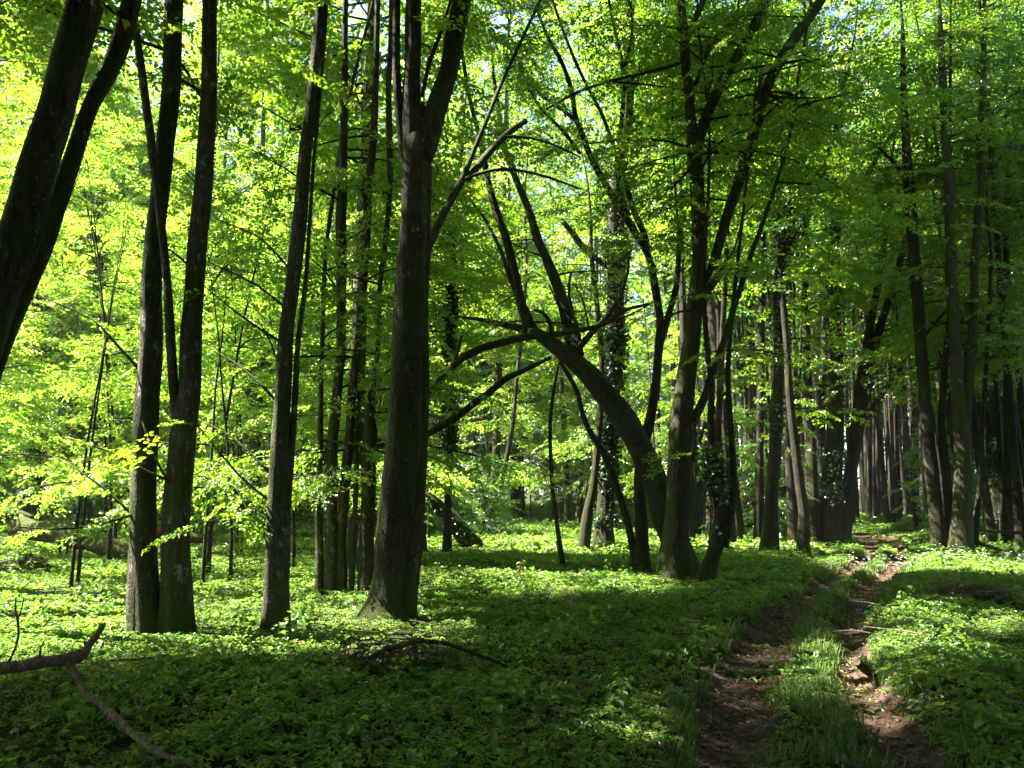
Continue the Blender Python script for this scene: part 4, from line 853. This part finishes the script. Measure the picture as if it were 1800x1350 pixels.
def fill(n, y0, y1, pxr, K, word, dmin, sc=(.85, 1.1), tries=6000, keepout=None):
    c = 0
    for _ in range(tries):
        if c >= n: break
        y = math.sqrt(rng.uniform(y0 * y0, y1 * y1)); px = rng.uniform(*pxr); x = (px - 900) / F * y
        if keepout and keepout(x, y): continue
        if abs(x - np.interp(y, RUT_L[:, 0], (RUT_L[:, 1]))) < 2.2 and y < 36: continue
        if abs(x - np.interp(y, RUT_R[:, 0], (RUT_R[:, 1]))) < 2.2 and y < 36: continue
        if not free(x, y, dmin * (.6 + y / 60), pts): continue
        pts.append((x, y)); place(K, int(rng.integers(len(K))), x, y, rng.uniform(*sc), word); c += 1
glade = lambda x, y: (abs(x - (.02 * y)) < 3.2 and y < 30)
# the sunlit young beeches behind the twin trunks
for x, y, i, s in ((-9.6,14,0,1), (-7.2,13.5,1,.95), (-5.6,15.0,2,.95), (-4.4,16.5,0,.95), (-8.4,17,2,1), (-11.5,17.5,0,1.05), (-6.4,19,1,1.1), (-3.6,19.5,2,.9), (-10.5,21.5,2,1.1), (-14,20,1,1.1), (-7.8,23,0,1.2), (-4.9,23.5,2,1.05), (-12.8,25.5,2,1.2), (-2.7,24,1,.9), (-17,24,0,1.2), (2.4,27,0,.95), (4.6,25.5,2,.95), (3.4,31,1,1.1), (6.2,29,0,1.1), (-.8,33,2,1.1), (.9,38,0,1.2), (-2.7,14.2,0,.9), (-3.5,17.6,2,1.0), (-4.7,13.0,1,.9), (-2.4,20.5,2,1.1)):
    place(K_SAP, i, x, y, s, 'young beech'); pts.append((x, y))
fill(20, 25, 46, (-250, 1350), K_TALL, 'tall beech', 3.4, keepout=glade)
fill(34, 24, 62, (-160, 760), K_LEAFY, 'leafy tree', 2.6, keepout=glade)
fill(12, 33, 62, (740, 1120), K_LEAFY, 'leafy tree', 3.0)
fill(52, 20, 38, (1190, 1880), K_RIGHT, 'shaded tree', 1.0, tries=12000)
fill(125, 38, 66, (1180, 1870), K_RIGHT, 'shaded tree', .7, tries=12000)
fill(9, 46, 66, (1120, 1960), K_LEAFY, 'leafy tree', 3)
fill(14, 26, 45, (700, 1200), K_BUSH, 'bush', 1.6, (.6, 1.0), keepout=lambda x, y: y < 26)
fill(22, 23, 50, (1230, 1900), K_BUSH, 'bush', 1.6, (.7, 1.3))
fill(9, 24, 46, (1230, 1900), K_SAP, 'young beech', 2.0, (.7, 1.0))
fill(12, 22, 45, (-80, 640), K_BUSH, 'bush', 1.6, (.7, 1.1))
for px_, y_ in ((622, 16.2), (868, 34), (800, 40), (905, 44), (640, 33), (60, 31)):  # the one among the coppice stems is added to shade the arched trunk
    x_ = (px_ - 900) / F * y_; pts.append((x_, y_)); place(K_TALL, px_ % 2, x_, y_, 1.05, 'tall beech')
# unseen trees added for their shade, as the wood goes on to the left, to the right and behind the path
SHADE = []
def shade_tree(x, y, ht, n, label):
    SEED[0] += 13; sd = SEED[0]; r = np.random.default_rng(sd); R = root('forest_tree', label, 'tree', (x, y, float(H(x, y))), 'trees of the wood around the view')
    k = 8; c = np.array([[x + r.normal(0, .12) * j / 3, y + r.normal(0, .12) * j / 3, -.3 + (ht + .3) * j / (k - 1)] for j in range(k)]); rad = .19 * (1 - .9 * np.linspace(0, 1, k))
    c, rad = smooth_path(c, rad, .4); tube_obj('trunk', [tube(c, rad, 10, sd, .08)], M_BARK, R)
    S = Sprays(); crown_on(S, r, [c], ht * .42, ht, n, 3.4, 1.8, 1.35, .42); S.build('crown', T_FAR, R, sd + 1, cull)
for i, (x, y) in enumerate(((-9.5,9.6),(-12.5,6),(-13.5,12.5),(-17,9),(-18,15),(-22,12),(-22,19),(-27,17),(-20,24),(-26,25),(-32,22),(-13,2),(-31,30),(-8.5,3.5),(-16,5),(-11,13),(-5.2,2.6),(-2.4,-.8),(4.6,1.6),(7.8,4.6),(-12.5,15.6),(-14.5,18.6),(-16.5,21),(-11.2,11.2),(-9.0,12.9),(6.4,5.2),(.9,-2.2),(-5.9,5.1),(9.6,7.2),(12.6,11.5))):
    shade_tree(x, y, 20 + (i * 5 % 8), 150, 'tall leafy tree standing just left of the view beyond the leaning trunk')
for x, y, i in ((14,8,0),(11.5,3,1),(17,13,0),(19,9,1),(15.5,4,0),(21,17,1),(24,12,0),(12,-1,1),(26,20,0),(18,1,0)):
    place(K_LEAFY, i, x, y, 1.0, ''); o = PLACED.pop()[0]; tag(o, 'leafy tree of the wood standing out of view on the right', 'tree', 'trees of the wood around the view')
for x, y, i in ((-4.5,-3.5,0),(3.5,-4,1),(8.5,-1.5,0),(-9,-1,1),(-.5,-8,0),(-14,-4,0),(14,-3,1),(6,-9,1),(-7,-9,0),(1,-14,0),(12,-11,1),(-13,-13,0)):
    place(K_TALL, i, x, y, 1.0, ''); o = PLACED.pop()[0]; tag(o, 'leafy tree of the wood standing behind the photographer', 'tree', 'trees of the wood around the view')
for i, (o, k) in enumerate(REG): regrow(o, k, 3000 + i)
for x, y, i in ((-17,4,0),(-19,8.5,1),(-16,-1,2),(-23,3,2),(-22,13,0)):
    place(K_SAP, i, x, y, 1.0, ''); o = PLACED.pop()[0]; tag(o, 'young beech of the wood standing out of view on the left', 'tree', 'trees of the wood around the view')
for i in range(26):
    a = math.radians(78 + i * 8.0); d = 11 + (i * 5 % 7)
    place(K_LEAFY, i % 2, math.sin(a) * d, math.cos(a) * d, 1.0, ''); o = PLACED.pop()[0]; tag(o, 'leafy tree of the wood standing behind the photographer', 'tree', 'trees of the wood around the view')
for K in (K_RIGHT, K_LEAFY, K_TALL, K_SAP, K_BUSH):
    for k in K:
        if k.name not in used:
            for ch in list(k.children): bpy.data.objects.remove(ch)
            bpy.data.objects.remove(k)
# labels that say which one: by the landmark each stands behind, then by its distance
MARKS = [(80, 'the leaning left trunks'), (215, 'the mossy fallen log'), (310, 'the twin trunk tree'), (410, 'the gap right of the twin trunks'), (500, 'the slender tree'), (600, 'the coppice clump'), (705, 'the massive central trunk'),
         (790, 'the dark ivy grown trunk'), (880, 'the bowed sapling'), (975, 'the leaning pole'), (1060, 'the ivy wrapped trunk'), (1130, 'the arched leaning tree'), (1195, 'the many stemmed tree'), (1260, 'the crooked tree'), (1352, 'the knobbly trunk'), (1408, 'the pale leaning tree'),
         (1460, 'the dense coppice'), (1545, 'the bend of the track'), (1645, 'the tall dark trunk'), (1695, 'the flared fork tree'), (1755, 'the ivy clad trunk'), (1830, 'the silvery edge trunk')]
ORD = ['nearest', 'second nearest', 'third nearest', 'fourth nearest', 'fifth nearest', 'sixth nearest', 'seventh nearest', 'eighth nearest', 'ninth nearest', 'tenth nearest', 'eleventh nearest', 'twelfth nearest', 'thirteenth nearest', 'fourteenth nearest', 'fifteenth nearest', 'sixteenth nearest'] + [q + ' nearest' for q in ('seventeenth eighteenth nineteenth twentieth twenty-first twenty-second twenty-third twenty-fourth twenty-fifth twenty-sixth twenty-seventh twenty-eighth twenty-ninth thirtieth').split()]
bins = {}
for o, word, px, y in PLACED:
    px = px_of(o.location.x, o.location.y); m = min(MARKS, key=lambda a: abs(a[0] - px)); n_st = sum(ch.name.startswith(('trunk', 'stem')) for ch in o.children)
    wd = word
    if word == 'shaded tree': wd = 'slim bare-trunked tree' if n_st == 1 else ('two-stemmed tree' if n_st == 2 else 'many-stemmed coppice')
    if word == 'leafy tree': wd = 'leafy tree' if n_st == 1 else 'two-stemmed leafy tree'
    if word == 'young beech': wd = 'sunlit young beech' if n_st == 1 else 'two-stemmed young beech'
    if word == 'tall beech': wd = 'tall straight beech'
    if word == 'bush': wd = 'low bush' 
    bins.setdefault((wd, m[1]), []).append((y, o))
GRP = {'shaded': 'slim trees of the shaded stand', 'leafy': 'leafy trees in the background', 'young': 'young beeches', 'low': 'bushes under the trees'}
for (wd, mk), L in bins.items():
    L.sort(key=lambda a: a[0])
    n = len(L); R_ = 8
    for i, (y, o) in enumerate(L):
        rank = '' if n <= 10 else (', ' + ['front', 'second', 'third', 'fourth', 'fifth', 'sixth', 'seventh', 'rearmost'][min(7, i // R_)] + ' rank,')
        lab = ('only ' + wd if n == 1 else ORD[i if n <= 10 else i % R_] + ' ' + wd) + rank + ' in line with ' + mk
        g = 'tall beeches' if 'straight' in wd else 'young beeches' if 'beech' in wd else ('bushes under the trees' if 'bush' in wd else ('leafy trees in the background' if 'leafy' in wd else 'slim trees of the shaded stand'))
        tag(o, lab, 'bush' if 'bush' in wd else 'tree', g)
# the far wood that closes the view
def far_wood():
    r = np.random.default_rng(91); n = 170000
    a = r.uniform(-.95, .95, n); d = r.uniform(62, 88, n); hz = 42 * r.random(n) ** .85 + .2
    x, y = np.sin(a) * d, np.cos(a) * d
    q = snoise(x, y + hz * 1.3, 7, 5) + snoise(x + hz, hz * 2, 5, 6); k = (q > -.55) | (hz < 9); x, y, hz = x[k], y[k], hz[k]; n = len(x)
    aa = r.uniform(0, 6.28, n); pit = r.normal(-.2, .4, n); dd = np.stack([np.cos(aa) * np.cos(pit), np.sin(aa) * np.cos(pit), np.sin(pit)], 1)
    nr = unit(np.stack([r.normal(0, .5, n), r.normal(0, .5, n), np.ones(n)], 1)); nr = unit(nr - dd * (nr * dd).sum(1)[:, None])
    V = leaf_geo(np.stack([x, y, hz], 1), dd, nr, r.uniform(.35, .8, n), .3, .1, False)
    me = make_mesh('far_woodland', V.reshape(-1, 3), leaf_faces(n, False), None, [M_LEAF], rnd=np.repeat(np.clip(r.normal(.45, .2, n), 0, .95), 2))
    tag(add('far_woodland', me), 'mass of far green foliage closing the view between the trees', 'woodland', kind='stuff')
far_wood()
# a trace of moist air
def haze(dens):
    m = bpy.data.materials.new('thin_air'); m.use_nodes = True; n = m.node_tree.nodes; n.clear(); o = n.new('ShaderNodeOutputMaterial'); v = n.new('ShaderNodeVolumePrincipled')
    v.inputs['Density'].default_value = dens; v.inputs['Color'].default_value = (.92, .95, .9, 1); v.inputs['Anisotropy'].default_value = .3; m.node_tree.links.new(v.outputs[0], o.inputs['Volume'])
    V = np.array([(x, y, z) for z in (-2, 60) for y in (-140, 560) for x in (-360, 360)], float)
    Q = [(0, 2, 3, 1), (4, 5, 7, 6), (0, 1, 5, 4), (2, 6, 7, 3), (0, 4, 6, 2), (1, 3, 7, 5)]
    tag(add('haze', make_mesh('haze', V, None, Q, [m], smooth_q=False)), 'thin bright air between the trees', None, kind='stuff')
haze(.0004)
print('objects', len(bpy.data.objects), 'mesh faces', sum(len(m.polygons) for m in bpy.data.meshes))
